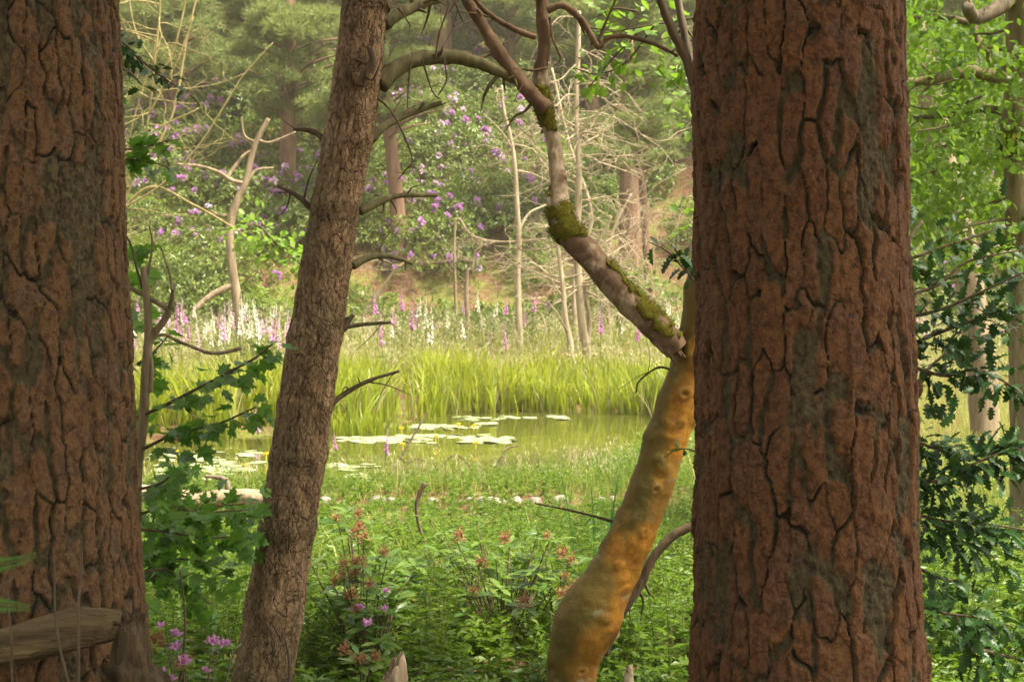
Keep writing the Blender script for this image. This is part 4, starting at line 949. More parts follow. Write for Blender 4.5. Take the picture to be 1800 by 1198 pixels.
# pine crowns
def pine_crown(seed, pads, tufts, ndl, L=0.26, w=0.014, span=(2.4, 2.4, 2.6), z0=0.0):
    rng = np.random.default_rng(seed); mb = MB(); br = MB()
    for k in range(pads):
        h = rng.uniform(0, 1); a = rng.uniform(0, 6.28); r = span[0] * (1 - 0.55 * h) * rng.uniform(0.12, 1.0)
        c = np.array((math.cos(a) * r, math.sin(a) * r, z0 + h * span[2]))
        tube(br, [(0, 0, c[2] - 0.35 * r), c * np.array((.5, .5, 1)) - np.array((0, 0, 0.12 * r)), c], [0.06, 0.04, 0.012], 4, 6)
        pr = rng.uniform(0.4, 0.8); d = rdir(rng, tufts); tc = c + d * (rng.random((tufts, 1)) ** 0.4) * np.array((pr, pr, pr * 0.36))
        N = tufts * ndl; cc = np.repeat(tc, ndl, 0); dd = norm(np.repeat(norm(d * np.array((1, 1, .6)) + np.array((0, 0, .5))), ndl, 0) * 0.7 + rdir(rng, N))
        tv = np.array([(-0.5 * w, 0, 0), (0.5 * w, 0, 0), (0, 1 * L, -0.02)])
        scatter(mb, tv, None, [(0, 1, 2)], cc, frames(dd, rdir(rng, N)), rng.uniform(0.7, 1.2, N), np.repeat(rng.random(tufts), ndl))
    return mb.mesh('needles', M_needle, False), br.mesh('boughs', M_hill_bark)
CR = [pine_crown(300 + k, p_, 95, 9, w=0.028, span=sp) for k, (p_, sp) in enumerate([(52, (2.6, 2.6, 4.0)), (52, (2.4, 2.4, 5.0)), (44, (3.0, 3.0, 3.0))])]

def hill_pine(px, base_py, Y, w, hgt, crown_z, cs, label, lean=0.0, seed=0, name='hill_pine_tree', group=None, mat=None):
    b = P(px, base_py, Y); x = b[0]; g = float(gz(x, Y)); rng = np.random.default_rng(seed)
    root = thing(name, (x, Y, g), label, 'tree', group); r = PX(w, Y) / 2; mb = MB()
    def f(th, s, pos, R): return R * 0.16 * fbm(pos * np.array((7, 7, 3)), 3, seed)
    tube(mb, [(x - lean * .0, Y, g - 0.3), (x + lean * 0.15, Y, g + hgt * 0.2), (x + lean * 0.5, Y, g + hgt * 0.55), (x + lean, Y, g + hgt)], [r * 1.3, r, r * 0.8, r * 0.25], 18, 60, f)
    mb.build('trunk', mat or M_hill_bark, root)
    if cs:
        me, bo = CR[seed % 3]
        for m_, nm in ((me, 'needles'), (bo, 'boughs')):
            o = link(nm, m_, root, True); o.location = (lean * crown_z / hgt, 0, crown_z); o.scale = (cs, cs, cs); o.rotation_euler.z = rng.uniform(0, 6.28)
    return root

# ------------------------------------------------------------------ the hillside wood
hp = [(706, 450, 46, 25, 12, 4.4, 1.0, 'leaning pink-brown pine trunk on the bare litter bank', -1.4), (506, 405, 49, 27, 13, 3.4, 1.15, 'straight grey-brown pine trunk among purple shrubs, left of the leaning pine', 0.1),
      (1108, 400, 47, 34, 13, 6.6, 1.1, 'broad reddish pine trunk on the slope behind the bare thicket', -0.2), (1146, 512, 42.2, 16, 9, 5.2, 0.6, 'slim dark trunk at the slope foot beside the broad reddish pine', -0.6),
      (776, 150, 62, 34, 13, 3.6, 1.2, 'thick pine trunk high on the slope above the arching branch', 0.2), (430, 215, 56, 20, 12, 0.6, 1.2, 'low-branched pine with grey-green needle pads above the pale snag', 0.3),
      (330, 150, 62, 24, 12, 2.5, 1.3, 'pine high on the slope near the thick brown pine\'s edge', -0.2), (560, 150, 60, 24, 12, 1.8, 1.4, 'bushy pine high on the slope touching the leaning pine\'s edge', 0.3),
      (640, 120, 66, 26, 12, 2.6, 1.3, 'pine on the slope mostly hidden by the leaning pine\'s top', 0.0), (900, 130, 64, 26, 12, 2.2, 1.3, 'pine high on the slope between the forked dead limbs', 0.1), (1040, 140, 60, 22, 12, 2.6, 1.3, 'pine high on the slope behind the bright leafy spray', -0.3),
      (1180, 120, 63, 26, 12, 2.5, 1.4, 'pine high on the slope against the reddish pine\'s edge', 0.2), (300, 300, 53, 22, 12, 3.0, 1.2, 'pine on the slope right behind the thick brown pine\'s edge', 0.2), (1480, 140, 60, 24, 12, 3, 1.3, 'pine on the slope hidden behind the thick reddish pine', 0.1),
      (1640, 160, 58, 24, 12, 3, 1.3, 'pine on the slope behind the mossy broadleaf tree\'s leaves', -0.2), (1760, 120, 62, 24, 12, 3, 1.3, 'pine on the slope at the photo\'s upper far corner', 0.0)]
for k, (px, py, Y, w, h, cz_, cs, lab, ln) in enumerate(hp):
    hill_pine(px, py, Y, w, h, cz_, cs, lab, ln, 400 + k, group='pines on the slope across the pond')

# pale trunks seen through the right-hand leaves
def pale_trunk(path, Y, w, label, seed, mat=M_pale_bark, name='pale_trunk_tree'):
    pts = np.array([P(x, y, Y) for x, y in path]); g = float(gz(pts[0][0], Y)); root = thing(name, (pts[0][0], Y, g), label, 'tree'); mb = MB()
    pts = np.vstack([[pts[0][0] + 0.05, Y, g - 0.1], pts]) if pts[0][2] > g else pts
    rad = np.linspace(w[0], w[1], len(pts)) / 2 / FPX * Y
    def f(th, s, pos, R): return R * 0.14 * fbm(pos * np.array((6, 6, 2.5)), 3, seed)
    r_ = tube(mb, pts, rad, 16, 70, f); mb.build('trunk', mat, root); return root, r_
pale_trunk([(1725, 640), (1690, 420), (1660, 300), (1638, 180), (1612, 60), (1595, -60)], 19.0, (52, 40), 'pale leaning trunk showing through the holly and oak leaves', 451)

# bare pale saplings and snags with twigs
def twiggy(mb, p0, d0, L, r0, depth, rng, droop=0.0, wig=0.25):
    n_ = 5; pts = [np.array(p0)]; d = np.array(d0)
    for k in range(n_):
        d = norm(d + rng.normal(0, wig, 3) * np.array((1, 0.7, 1)) + np.array((0, 0, -droop))); pts.append(pts[-1] + d * L / n_)
    tube(mb, pts, np.linspace(r0, r0 * 0.3, n_ + 1), 4 if r0 < 0.02 else 6, 11)
    if depth > 0:
        for k in range(int(rng.integers(3, 6))):
            i = int(rng.integers(1, n_ + 1)); dd = norm(norm(pts[i] - pts[i - 1]) * 0.7 + rdir(rng, 1)[0] * np.array((1, .7, .9)))
            twiggy(mb, pts[i], dd, L * rng.uniform(0.35, 0.65), r0 * 0.5, depth - 1, rng, droop, wig)

def snag(name, path, Y, w, branches, label, seed, mat=M_pale_bark, twigs=0, cat='dead tree', tl=1.0, group=None):
    rng = np.random.default_rng(seed); root, (p_, r_, X_, Yv_, t_) = pale_trunk(path, Y, w, label, seed, mat, name)
    root['category'] = cat
    if group: root['group'] = group
    for pix, bw in branches:
        stub(root, pix, Y, bw, mat, name='branch', ns=6, twigs=3, seed=seed + len(pix), dY=rng.uniform(-0.5, 0.5))
    for k in range(twigs):
        i = int(rng.integers(int(len(p_) * 0.2), len(p_))); mb = MB()
        dd = norm(np.array((rng.choice((-1, 1)) * 1.0, rng.normal(0, .6), rng.normal(0.25, .4))))
        twiggy(mb, p_[i], dd, tl * rng.uniform(0.6, 1.5), max(0.016, r_[i] * 0.35), 2, rng, 0.04)
        mb.build('branch', mat, root)
    return root
snag('pale_snag', [(418, 540), (408, 470), (404, 400), (418, 350), (432, 320), (445, 265), (455, 240), (472, 208)], 37.5, (19, 7),
     [([(428, 322), (405, 316), (385, 303), (352, 292), (310, 288)], (9, 4)), ([(400, 312), (415, 290), (430, 272), (445, 264)], (8, 5)), ([(432, 325), (450, 300), (480, 295)], (7, 4)), ([(448, 250), (430, 238), (424, 206)], (6, 3)), ([(452, 245), (475, 250), (520, 232)], (6, 3)), ([(404, 380), (385, 378), (370, 370)], (7, 4)), ([(410, 500), (370, 520), (340, 545)], (14, 9))],
     'pale bent snag with yellow lichen standing among white foxgloves', 460)
snag('bare_sapling', [(912, 560), (910, 480), (912, 420), (908, 350), (905, 290), (897, 240), (885, 190), (882, 150)], 36.0, (13, 5), [([(912, 405), (930, 375), (960, 360)], (6, 3)), ([(907, 300), (935, 305), (968, 320)], (4, 2)), ([(900, 260), (880, 230), (850, 200)], (4, 2)), ([(897, 250), (930, 225), (960, 200)], (4, 2))], 'thin pale crooked sapling left of the mossy elbow of the dead limb', 461, M_twig_pale, twigs=4, tl=1.0)
snag('bare_sapling', [(1030, 615), (1020, 540), (1015, 420), (1018, 300), (1013, 200), (1016, 100), (1018, 20)], 33.0, (17, 7), [], 'tall thin bare sapling with many pale twigs right of the dead limb', 462, M_twig_pale, twigs=44, tl=1.4)
snag('bare_sapling', [(1003, 605), (994, 560), (988, 490), (980, 430), (962, 330)], 32.5, (13, 5), [], 'short bare pole crossing under the diagonal dead limb', 463, M_twig_pale, twigs=8, tl=0.9)
snag('bare_sapling', [(1034, 612), (1036, 560), (1030, 500), (1050, 430), (1075, 380)], 33.4, (10, 4), [], 'twin bare pole leaning against the tall twiggy sapling', 464, M_twig_pale, twigs=10, tl=1.0)
snag('bare_sapling', [(1070, 560), (1062, 480), (1080, 400), (1110, 340)], 39.0, (9, 4), [], 'bare twiggy thicket below the broad reddish pine', 465, M_twig_pale, twigs=26, tl=1.8)
snag('bare_sapling', [(1010, 470), (1040, 380), (1000, 250), (970, 120)], 38.0, (9, 4), [], 'slender pale bush of twigs behind the upright dead limb', 466, M_twig_pale, twigs=26, tl=1.6)
# the yellowish bare tree in the upper left
snag('bare_tree', [(150, 560), (190, 420), (240, 300), (262, 200), (272, 110), (280, 30), (284, -60)], 30.0, (6, 3),
     [([(210, 370), (290, 320), (350, 255), (410, 160), (430, 130), (480, 75)], (4, 2)), ([(200, 390), (230, 230), (270, 90), (282, 0)], (3.5, 2)), ([(240, 300), (300, 210), (330, 60), (350, -20)], (6, 3)), ([(262, 200), (310, 110), (340, 30)], (5, 3)), ([(180, 410), (260, 330), (340, 360), (410, 400), (430, 415)], (6, 3)), ([(205, 380), (250, 250), (350, 190)], (5, 2)), ([(272, 110), (240, 60), (225, -10)], (5, 3)), ([(266, 160), (300, 100), (318, 40), (330, -20)], (6, 3))],
     'bare yellow-twigged tree with arching branches beside the thick brown pine', 467, M_yel_bark, twigs=40, tl=1.4)
snag('fallen_branch', [(640, 560), (665, 520), (690, 480), (720, 455)], 39.0, (7, 4), [], 'thin dead branch lying on the litter bank above the purple foxgloves', 468, twigs=6, tl=0.9, cat='branch')
snag('fallen_branch', [(800, 395), (830, 415), (880, 425), (960, 420)], 40.5, (6, 3), [], 'thin horizontal dead branch across the slope left of the mossy elbow', 469, twigs=8, tl=0.9, cat='branch')
snag('fallen_branch', [(820, 490), (830, 470), (838, 440), (870, 425)], 39.5, (9, 4), [], 'dead stub with sprawling twigs on the green bank', 470, twigs=6, tl=1.0, cat='branch')

# shrubs over the hill
rng = np.random.default_rng(500)
BARE = [(690, 470, 95, 55), (1130, 450, 85, 80), (850, 470, 75, 55), (1200, 300, 30, 60)]       # litter and grass banks: px, py, half sizes
PURP = [(330, 300, 160, 90), (500, 330, 120, 70), (720, 150, 70, 70), (800, 330, 90, 60), (740, 360, 60, 70), (800, 250, 90, 70), (1730, 390, 120, 90), (340, 200, 110, 60), (540, 120, 60, 60), (800, 80, 90, 50)]
SCAT = []
yy = 41.5
while yy < 84:
    xw = 0.385 * yy + 2.5; x = -xw + rng.uniform(0, 2)
    while x < xw:
        px_, py_ = 900 + x / yy * FPX, HZ - (float(gz(x, yy)) + 1.0 - CAM_Z) / yy * FPX
        SCAT.append((x + rng.normal(0, 0.35), yy + rng.normal(0, 0.4), px_, py_)); x += rng.uniform(2.1, 3.1)
    yy += 2.3
nth = 0
WHERE = [(0, 380, 'between brown pine and pale snag'), (380, 620, 'between pale snag and leaning pine'), (620, 780, 'above the litter bank by leaning pine'), (780, 960, 'between arching branch and dead limb'), (960, 1240, 'between dead limb and reddish pine'), (1240, 1600, 'behind the thick reddish pine'), (1600, 3000, 'beyond the holly bush')]
for x, y, px_, py_ in SCAT:
    if any(abs(px_ - a) < c_ and abs(py_ - b) < d_ for a, b, c_, d_ in BARE): continue
    wh = next(t for a, b, t in WHERE if a <= max(0, px_) < b)
    purple = any(((px_ - a) / c_) ** 2 + ((py_ - b) / d_) ** 2 < 1.0 for a, b, c_, d_ in PURP)
    r = rng.random()
    row = 'low' if y < 48 else ('midway up' if y < 60 else 'high up')
    if purple or r < 0.62:
        k = int(rng.integers(16, 32)) if purple else int(rng.random() < 0.35) * int(rng.integers(1, 6))
        pale = 700 < px_ < 880 and py_ < 310
        tc = (0.3, 0.6, 0.1) if pale else (0.66, 0.18, 0.16)
        lab = ('purple-flowered rhododendron %s %s' if k > 7 else 'mostly green rhododendron %s %s') % (row, wh)
        place_shrub('rhododendron_shrub', RH, x, y, rng.uniform(0.75, 1.1), rng, lab, 'shrub', lab, k, tc)
    else:
        lab = 'fresh green leafy shrub %s %s' % (row, wh)
        place_shrub('leafy_shrub', BU, x, y, rng.uniform(0.7, 1.1), rng, lab, 'shrub', lab)
for px_, Y, s in [(560, 42, .6), (470, 42, .55), (330, 41.5, .6), (270, 42, .6), (400, 43, .5), (1190, 42, .5), (1090, 43, .35), (800, 43.5, .35), (930, 44, .4), (620, 44, .35), (960, 41, .35)]:
    place_shrub('leafy_shrub', BU, P(px_, 0, Y)[0], Y, s, rng, 'low fresh green shrub at the foot of the slope behind the foxgloves', 'shrub', 'low shrubs at the slope foot')

# unseen crowns of the foreground trees, enlarged and multiplied to shade the foreground
def shade_crown(root, x, y, z, s, k, rot):
    for m_, nm in zip(CR[k], ('needles', 'boughs')):
        o = bpy.data.objects.new(nm, m_); COL.objects.link(o); o.parent = root; o.matrix_parent_inverse = Matrix.Translation(-root.location)
        o.location = (x, y, z); o.scale = (s, s, s); o.rotation_euler.z = rot
for x, y, z, s, k, rot in [(1.2, 2.6, 7.4, 1.6, 0, 0.3), (3.6, 1.6, 7.0, 1.5, 2, 1.3), (1.8, -0.4, 6.6, 1.5, 2, 2.6), (3.4, -2.4, 7.0, 1.5, 1, 0.9)]: shade_crown(rp, x, y, z, s, k, rot)
for x, y, z, s, k, rot in [(-1.7, 3.4, 7.8, 1.5, 1, 1.2), (-1.0, 0.6, 6.8, 1.5, 2, 0.4), (-3.6, 2.0, 7.2, 1.4, 0, 2.2)]: shade_crown(lp, x, y, z, s, k, rot)
for x, y, z, s, k, rot in [(-0.2, 5.8, 8.2, 0.9, 2, 2.0)]: shade_crown(mp, x, y, z, s, k, rot)
# ------------------------------------------------------------------ reeds, grasses, undergrowth
M_reed = leaf_mat('reed_blade', (0.045, 0.105, 0.006), (0.30, 0.33, 0.022), 0.42, 0.42, 0.35, (0.42, 0.52, 0.03), 0.35)
M_dry = leaf_mat('dry_stalk', (0.26, 0.21, 0.10), (0.42, 0.36, 0.20), 0.3, 0.6, 0.2, (0.5, 0.42, 0.2), 0.0)
M_grass = leaf_mat('meadow_grass', (0.15, 0.19, 0.04), (0.28, 0.30, 0.085), 0.40, 0.55, 0.25, (0.44, 0.46, 0.12), 0.4)
M_seed = leaf_mat('grass_seed_head', (0.34, 0.32, 0.16), (0.48, 0.44, 0.26), 0.35, 0.7, 0.15, (0.55, 0.5, 0.28), 0.0)
M_herb = leaf_mat('herb_leaf', (0.024, 0.076, 0.007), (0.105, 0.168, 0.014), 0.40, 0.42, 0.35, (0.24, 0.42, 0.03), 0.5)
M_hstem = plain_leafy('herb_stem', (0.13, 0.17, 0.045))

def blades(mb, base, h, w, lean, rng, m=0, seg=3, arch=0.5):
    """Curved tapering blades standing at the base points."""
    N = len(base); a = rng.uniform(0, 6.28, N); d = np.stack([np.cos(a), np.sin(a), np.zeros(N)], 1)
    s = np.cross(d, (0, 0, 1)); fa = rng.uniform(0, 6.28, N); s = np.stack([np.cos(fa), np.sin(fa), np.zeros(N)], 1)
    t = np.linspace(0, 1, seg + 1); rnd = rng.random(N)
    L = []
    for k, tk in enumerate(t):
        c = base + np.stack([np.zeros(N), np.zeros(N), h * (tk - arch * lean * tk ** 3 * 0.5)], 1) + d * (h * lean * (0.35 * tk + 0.65 * tk ** 2.4))[:, None]
        ww = (w * (1 - tk ** 1.8) * (0.55 + 0.45 * (tk > 0.05)))[:, None]
        if k < seg: L += [c - s * ww / 2, c + s * ww / 2]
        else: L += [c]
    V = np.stack(L, 1); K = V.shape[1]; off = (np.arange(N) * K)[:, None, None]
    q = [(2 * k, 2 * k + 1, 2 * k + 3, 2 * k + 2) for k in range(seg - 1)]; tt = [(2 * seg - 2, 2 * seg - 1, 2 * seg)]
    mb.add(V.reshape(-1, 3), (np.array(q)[None] + off).reshape(-1, 4) if q else None, (np.array(tt)[None] + off).reshape(-1, 3), np.repeat(rnd, K), 0, m)
    return V[:, -1]

rng = np.random.default_rng(600)
def region(n, x0, x1, y0, y1): return np.stack([rng.uniform(x0, x1, n), rng.uniform(y0, y1, n)], 1)
def ground3(p): return np.column_stack([p, gz(p[:, 0], p[:, 1])])
# reeds round the far edge
p = region(60000, -13, 6.5, 19.5, 30.5); sd = pond_sd(p[:, 0], p[:, 1])
far_y = np.interp(p[:, 0], [-13, -8, -4.5, -2.5, -1.8, 5, 6.5], [20.3, 20.2, 21.5, 22.9, 25.5, 26.0, 26.0])
clum = fbm(np.column_stack([p * 1.5, np.zeros(len(p))]), 2, 601)
keep = (sd > -0.25) & (sd < 3.0) & (p[:, 1] > far_y - 0.2) & (clum > -0.16 + 0.25 * sstep(1.5, 3.2, sd)) & (rng.random(len(p)) < 0.62)
p = p[keep][:8500]; mb = MB(); b3 = ground3(p); b3[:, 2] = np.maximum(b3[:, 2], -0.1)
hh = rng.uniform(0.75, 1.15, len(p)) * (1 + 0.4 * fbm(np.column_stack([p * 0.9, np.zeros(len(p))]), 2, 602)) * np.interp(p[:, 0], [-6, -2, 3], [1.0, 1.0, 0.92])
blades(mb, b3, hh, rng.uniform(0.030, 0.058, len(p)), rng.uniform(0.05, 0.38, len(p)) + 0.4 * (rng.random(len(p)) < 0.3), rng, 0, 4)
k = rng.choice(len(p), 1900); blades(mb, b3[k], hh[k] * rng.uniform(0.6, 1.15, 1900), np.full(1900, 0.018), rng.uniform(0.1, 0.9, 1900), rng, 1, 4)
tag(mb.build('reeds', [M_reed, M_dry]), 'tall yellow-green sword-leaved reeds fringing the far side of the pond', 'reeds', kind='stuff')
# a taller clump of small reeds standing in the water by the left bank
mb = MB(); p = np.column_stack([rng.normal(-2.35, 0.35, 260), rng.normal(22.6, 0.2, 260)]); b3 = np.column_stack([p, np.full(260, -0.05)])
blades(mb, b3, rng.uniform(0.3, 0.55, 260), rng.uniform(0.014, 0.026, 260), rng.uniform(0.1, 0.6, 260), rng, 0, 4)
p = np.column_stack([rng.normal(2.05, 0.10, 60), rng.normal(22.0, 0.1, 60)]); blades(mb, np.column_stack([p, np.full(60, -0.05)]), rng.uniform(0.15, 0.32, 60), np.full(60, 0.014), rng.uniform(0.1, 0.7, 60), rng, 0, 4)
tag(mb.build('water_grass', [M_reed]), 'pale low grass tufts standing in the pond shallows', 'grass', kind='stuff')

# meadow of tall seeding grass
p = region(46000, -17, 17, 27.5, 41.5); sd = pond_sd(p[:, 0], p[:, 1]); k = (np.abs(p[:, 0]) < 0.40 * p[:, 1] + 1) & (sd > 1.6) & ((p[:, 1] > 28.8) | (p[:, 0] > 5))
p = p[k][:20000]; b3 = ground3(p); mb = MB(); N = len(p)
dens = fbm(np.column_stack([p * 0.5, np.zeros(N)]), 2, 603)
hh = rng.uniform(0.45, 0.95, N) * (1 + 0.3 * dens)
tips = blades(mb, b3, hh, rng.uniform(0.008, 0.018, N), rng.uniform(0.05, 0.5, N), rng, 0, 3)
s_ = rng.choice(N, 7000, replace=False); tp = tips[s_]; N2 = len(s_) * 5
cc = np.repeat(tp, 5, 0) + rng.normal(0, 1, (N2, 3)) * np.array((0.035, 0.035, 0.06)); 
scatter(mb, NARROW_V, None, DIAM_T, cc, frames(norm(rng.normal(0, .5, (N2, 3)) + np.array((0, 0, 1))), rdir(rng, N2)), rng.uniform(0.05, 0.11, N2), rng.random(N2), 1)
tag(mb.build('meadow_grass', [M_grass, M_seed]), 'tall pale seeding grass on the bank between reeds and slope', 'grass', kind='stuff')
# grass and litter growth on the slope
p = region(26000, -22, 22, 40, 64); k = (np.abs(p[:, 0]) < 0.40 * p[:, 1] + 1) & (fbm(np.column_stack([p * 0.35, np.zeros(len(p))]), 3, 604) > -0.08); p = p[k][:15000]
mb = MB(); blades(mb, ground3(p), rng.uniform(0.15, 0.42, len(p)), rng.uniform(0.015, 0.03, len(p)), rng.uniform(0.1, 0.8, len(p)), rng, 0, 2)
tag(mb.build('slope_grass', [M_grass]), 'short mossy grass in patches on the wooded slope', 'grass', kind='stuff')

# undergrowth on the near bank
def herb_points(n, y0, y1, dens_seed, lim=0.40):
    y = np.sqrt(rng.uniform(y0 ** 2, y1 ** 2, n)); x = rng.uniform(-1, 1, n) * (lim * y + 0.4)
    p = np.column_stack([x, y]); sd = pond_sd(x, y)
    foot = (y < 6.2) & ((np.abs(x + 1.08) < 0.2) | (np.abs(x - 0.25) < 0.2))
    return p[(sd > 0.10) & ~foot]
BUSHES = [(-0.72, 6.9, 0.34), (0.0, 7.2, 0.36), (-0.81, 7.6, 0.12), (0.24, 7.0, 0.14)]
def herbs(mb, p, h, nleaf, lsize, rng, tpl, m=0, stem=True, whorl=2, up=0.25):
    for bx, by, br_ in BUSHES: h = np.where((np.abs(p[:, 0] - bx) < br_ * 0.85) & (np.abs(p[:, 1] - by + 0.25) < 0.5), np.minimum(h, 0.20), h)
    h = np.where((p[:, 1] > 11.0) & (p[:, 1] < 13.4) & (p[:, 0] > -1.9) & (p[:, 0] < 1.1), h * 0.45, h)        # trampled strip before the stones
    b3 = ground3(p); N = len(p); ln = rng.normal(0, 0.16, (N, 2)); 
    tip = b3 + np.column_stack([ln * h[:, None], h])
    if stem:
        s = np.array((1, 0, 0)) * 0.004; V = np.stack([b3 - s, b3 + s, tip], 1); off = (np.arange(N) * 3)[:, None]
        mb.add(V.reshape(-1, 3), None, np.array([[0, 1, 2]]) + off, np.repeat(rng.random(N), 3), 0, 1)
    for j in range(nleaf):
        t = 0.18 + 0.82 * (j + 0.5) / nleaf; c = b3 + (tip - b3) * t
        for w in range(whorl):
            a = j * 1.9 + w * 6.283 / whorl + rng.uniform(-.5, .5, N); d = norm(np.stack([np.cos(a), np.sin(a), rng.normal(up, 0.25, N)], 1))
            scatter(mb, tpl, None, DIAM_T, c, frames(d, norm(np.array((0, 0, 1.0)) + rng.normal(0, .55, (N, 3)))), lsize * rng.uniform(0.7, 1.2, N) * (1.1 - 0.5 * t), np.clip(rng.random(N) * 0.5 + 0.5 * t, 0, 1), m)
mb = MB()
def hmax(p): return np.maximum(CAM_Z - 0.146 * p[:, 1] - gz(p[:, 0], p[:, 1]), 0.10)          # weeds stay below the sight line to the shore
def patchy(p, fr, sd_): return fbm(np.column_stack([p * fr, np.zeros(len(p))]), 2, sd_)
p = herb_points(3400, 6.5, 11.5, 1, 0.38); p = p[patchy(p, 0.9, 610) > -0.25]; N = len(p)       # goosegrass
herbs(mb, p, hmax(p) * rng.uniform(0.35, 1.0, N) * (1 + 0.5 * patchy(p, 1.3, 611)), 9, 0.058, rng, NARROW_V * np.array((1.2, 1, 1)), whorl=4, up=0.35)
p = herb_points(2600, 6.4, 11.0, 1, 0.38); p = p[patchy(p, 0.9, 610) < 0.2]; N = len(p)         # broader weeds
herbs(mb, p, hmax(p) * rng.uniform(0.3, 0.85, N), 6, 0.085, rng, DIAM_V, whorl=2, up=0.15)
p = herb_points(2200, 6.0, 9.5, 1, 0.36); N = len(p)
herbs(mb, p, rng.uniform(0.05, 0.16, N), 2, 0.085, rng, DIAM_V, whorl=4)
p = np.column_stack([rng.uniform(-2.2, 2.2, 1500), rng.uniform(5.2, 6.6, 1500)]); p = p[~((p[:, 1] < 6.15) & ((np.abs(p[:, 0] + 1.08) < 0.15) | (np.abs(p[:, 0] - 0.24) < 0.14)))]; N = len(p)
herbs(mb, p, rng.uniform(0.04, 0.13, N), 2, 0.06, rng, DIAM_V, whorl=4)
p = herb_points(3600, 10.5, 17.5, 1); N = len(p); far = np.interp(p[:, 1], [10, 12, 14.5, 16], [0.28, 0.20, 0.15, 0.2])
herbs(mb, p, far * rng.uniform(0.5, 1.3, N) * (1 + 0.4 * patchy(p, 0.8, 612)), 6, 0.058, rng, DIAM_V, whorl=3)
p = np.column_stack([rng.choice((-1, 1), 1500, p=(0.3, 0.7)) * rng.uniform(2.2, 6.5, 1500), rng.uniform(4.2, 11, 1500)]); N = len(p)
herbs(mb, p, rng.uniform(0.12, 0.45, N), 5, 0.09, rng, DIAM_V, whorl=2)
p = herb_points(2000, 10.5, 17.5, 2); N = len(p); far = np.interp(p[:, 1], [10, 12, 14.5, 16], [0.32, 0.24, 0.17, 0.24])
herbs(mb, p, far * rng.uniform(0.6, 1.3, N), 7, 0.045, rng, NARROW_V, whorl=4, up=0.4)
tag(mb.build('undergrowth', [M_herb, M_hstem]), 'dense low green weeds covering the near bank', 'undergrowth', kind='stuff')
# taller nettles and weeds on the right-hand shore, and grass beyond the holly
mb = MB()
y = rng.uniform(15.2, 24, 1000); xe = np.interp(y, [15, 18.5, 21.5, 24.5], [1.0, 1.9, 2.7, 3.2]); p = np.column_stack([xe + np.abs(rng.normal(0, 1.3, 1000)) - 0.15, y])
herbs(mb, p, rng.uniform(0.14, 0.42, 1000), 7, 0.085, rng, DIAM_V, whorl=2, up=-0.1)
tag(mb.build('shore_nettles', [M_herb, M_hstem]), 'taller nettle-like weeds along the pond shore by the orange trunk', 'weeds', kind='stuff')
mb = MB()
p = np.vstack([herb_points(9000, 8, 17.5, 3), np.column_stack([rng.uniform(2.2, 11, 15000), rng.uniform(8, 29, 15000)])]); p = p[pond_sd(p[:, 0], p[:, 1]) > 0.1]
N = len(p); blades(mb, ground3(p), rng.uniform(0.18, 0.5, N) * np.where((p[:, 0] < 1.8) & (p[:, 1] > 9.5), np.where((p[:, 1] > 11) & (p[:, 1] < 13.4), 0.2, 0.4), 1.0), rng.uniform(0.008, 0.020, N), rng.uniform(0.1, 0.7, N), rng, 0, 3)
p = herb_points(2600, 13.5, 18, 4); p = p[pond_sd(p[:, 0], p[:, 1]) < 0.8]; N = len(p); blades(mb, ground3(p), rng.uniform(0.15, 0.42, N), rng.uniform(0.008, 0.014, N), rng.uniform(0.1, 0.6, N), rng, 1, 3)
tag(mb.build('bank_grass', [M_grass, M_dry]), 'fresh grass on the bank around and beyond the holly bush', 'grass', kind='stuff')

mb = MB(); y = rng.uniform(13.5, 16.0, 1300); x = rng.uniform(-5, 2.2, 1300); p = np.column_stack([x, y]); p = p[(pond_sd(x, y) > -0.5) & (patchy(p, 1.1, 640) > -0.15)]; N = len(p)
b3 = ground3(p); b3[:, 2] = np.maximum(b3[:, 2], -0.08); tp = blades(mb, b3, rng.uniform(0.14, 0.45, N), rng.uniform(0.006, 0.012, N), rng.uniform(0.1, 0.55, N), rng, 0, 4)
s_ = rng.choice(N, N // 2, replace=False); cc = np.repeat(tp[s_], 4, 0) + rng.normal(0, 1, (len(s_) * 4, 3)) * np.array((0.02, 0.02, 0.04)); scatter(mb, NARROW_V, None, DIAM_T, cc, frames(norm(rng.normal(0, .5, (len(cc), 3)) + np.array((0, 0, 1))), rdir(rng, len(cc))), rng.uniform(0.03, 0.06, len(cc)), rng.random(len(cc)), 1)
p = np.column_stack([rng.uniform(-3.5, 2.0, 300), rng.uniform(13.6, 15.0, 300)]); p = p[pond_sd(p[:, 0], p[:, 1]) > 0.05]; herbs(mb, p, rng.uniform(0.18, 0.40, len(p)), 8, 0.05, rng, NARROW_V, m=2, stem=False, whorl=4, up=0.4)
tag(mb.build('shore_grass', [M_grass, M_seed, M_herb]), 'wispy seeding grass and weeds along the near edge of the pond', 'grass', kind='stuff')

# iris clump beside the orange trunk
ic = thing('iris_clump', (P(1060, 0, 7.6)[0], 7.6, float(gz(0.4, 7.6))), 'clump of upright dark green sword leaves left of the orange trunk', 'iris')
for k in range(13):
    m_ = MB(); b = np.array([[ic.location.x + rng.normal(0, 0.06), 7.6 + rng.normal(0, 0.06), ic.location.z]]); blades(m_, b, np.array([rng.uniform(0.6, 0.95)]), np.array([0.026]), np.array([rng.uniform(0.02, 0.2)]), rng, 0, 6); m_.build('leaf', leaf_mat('iris_leaf', (0.03, 0.09, 0.02), (0.05, 0.13, 0.03)) if k == 0 else bpy.data.materials['iris_leaf'], ic)

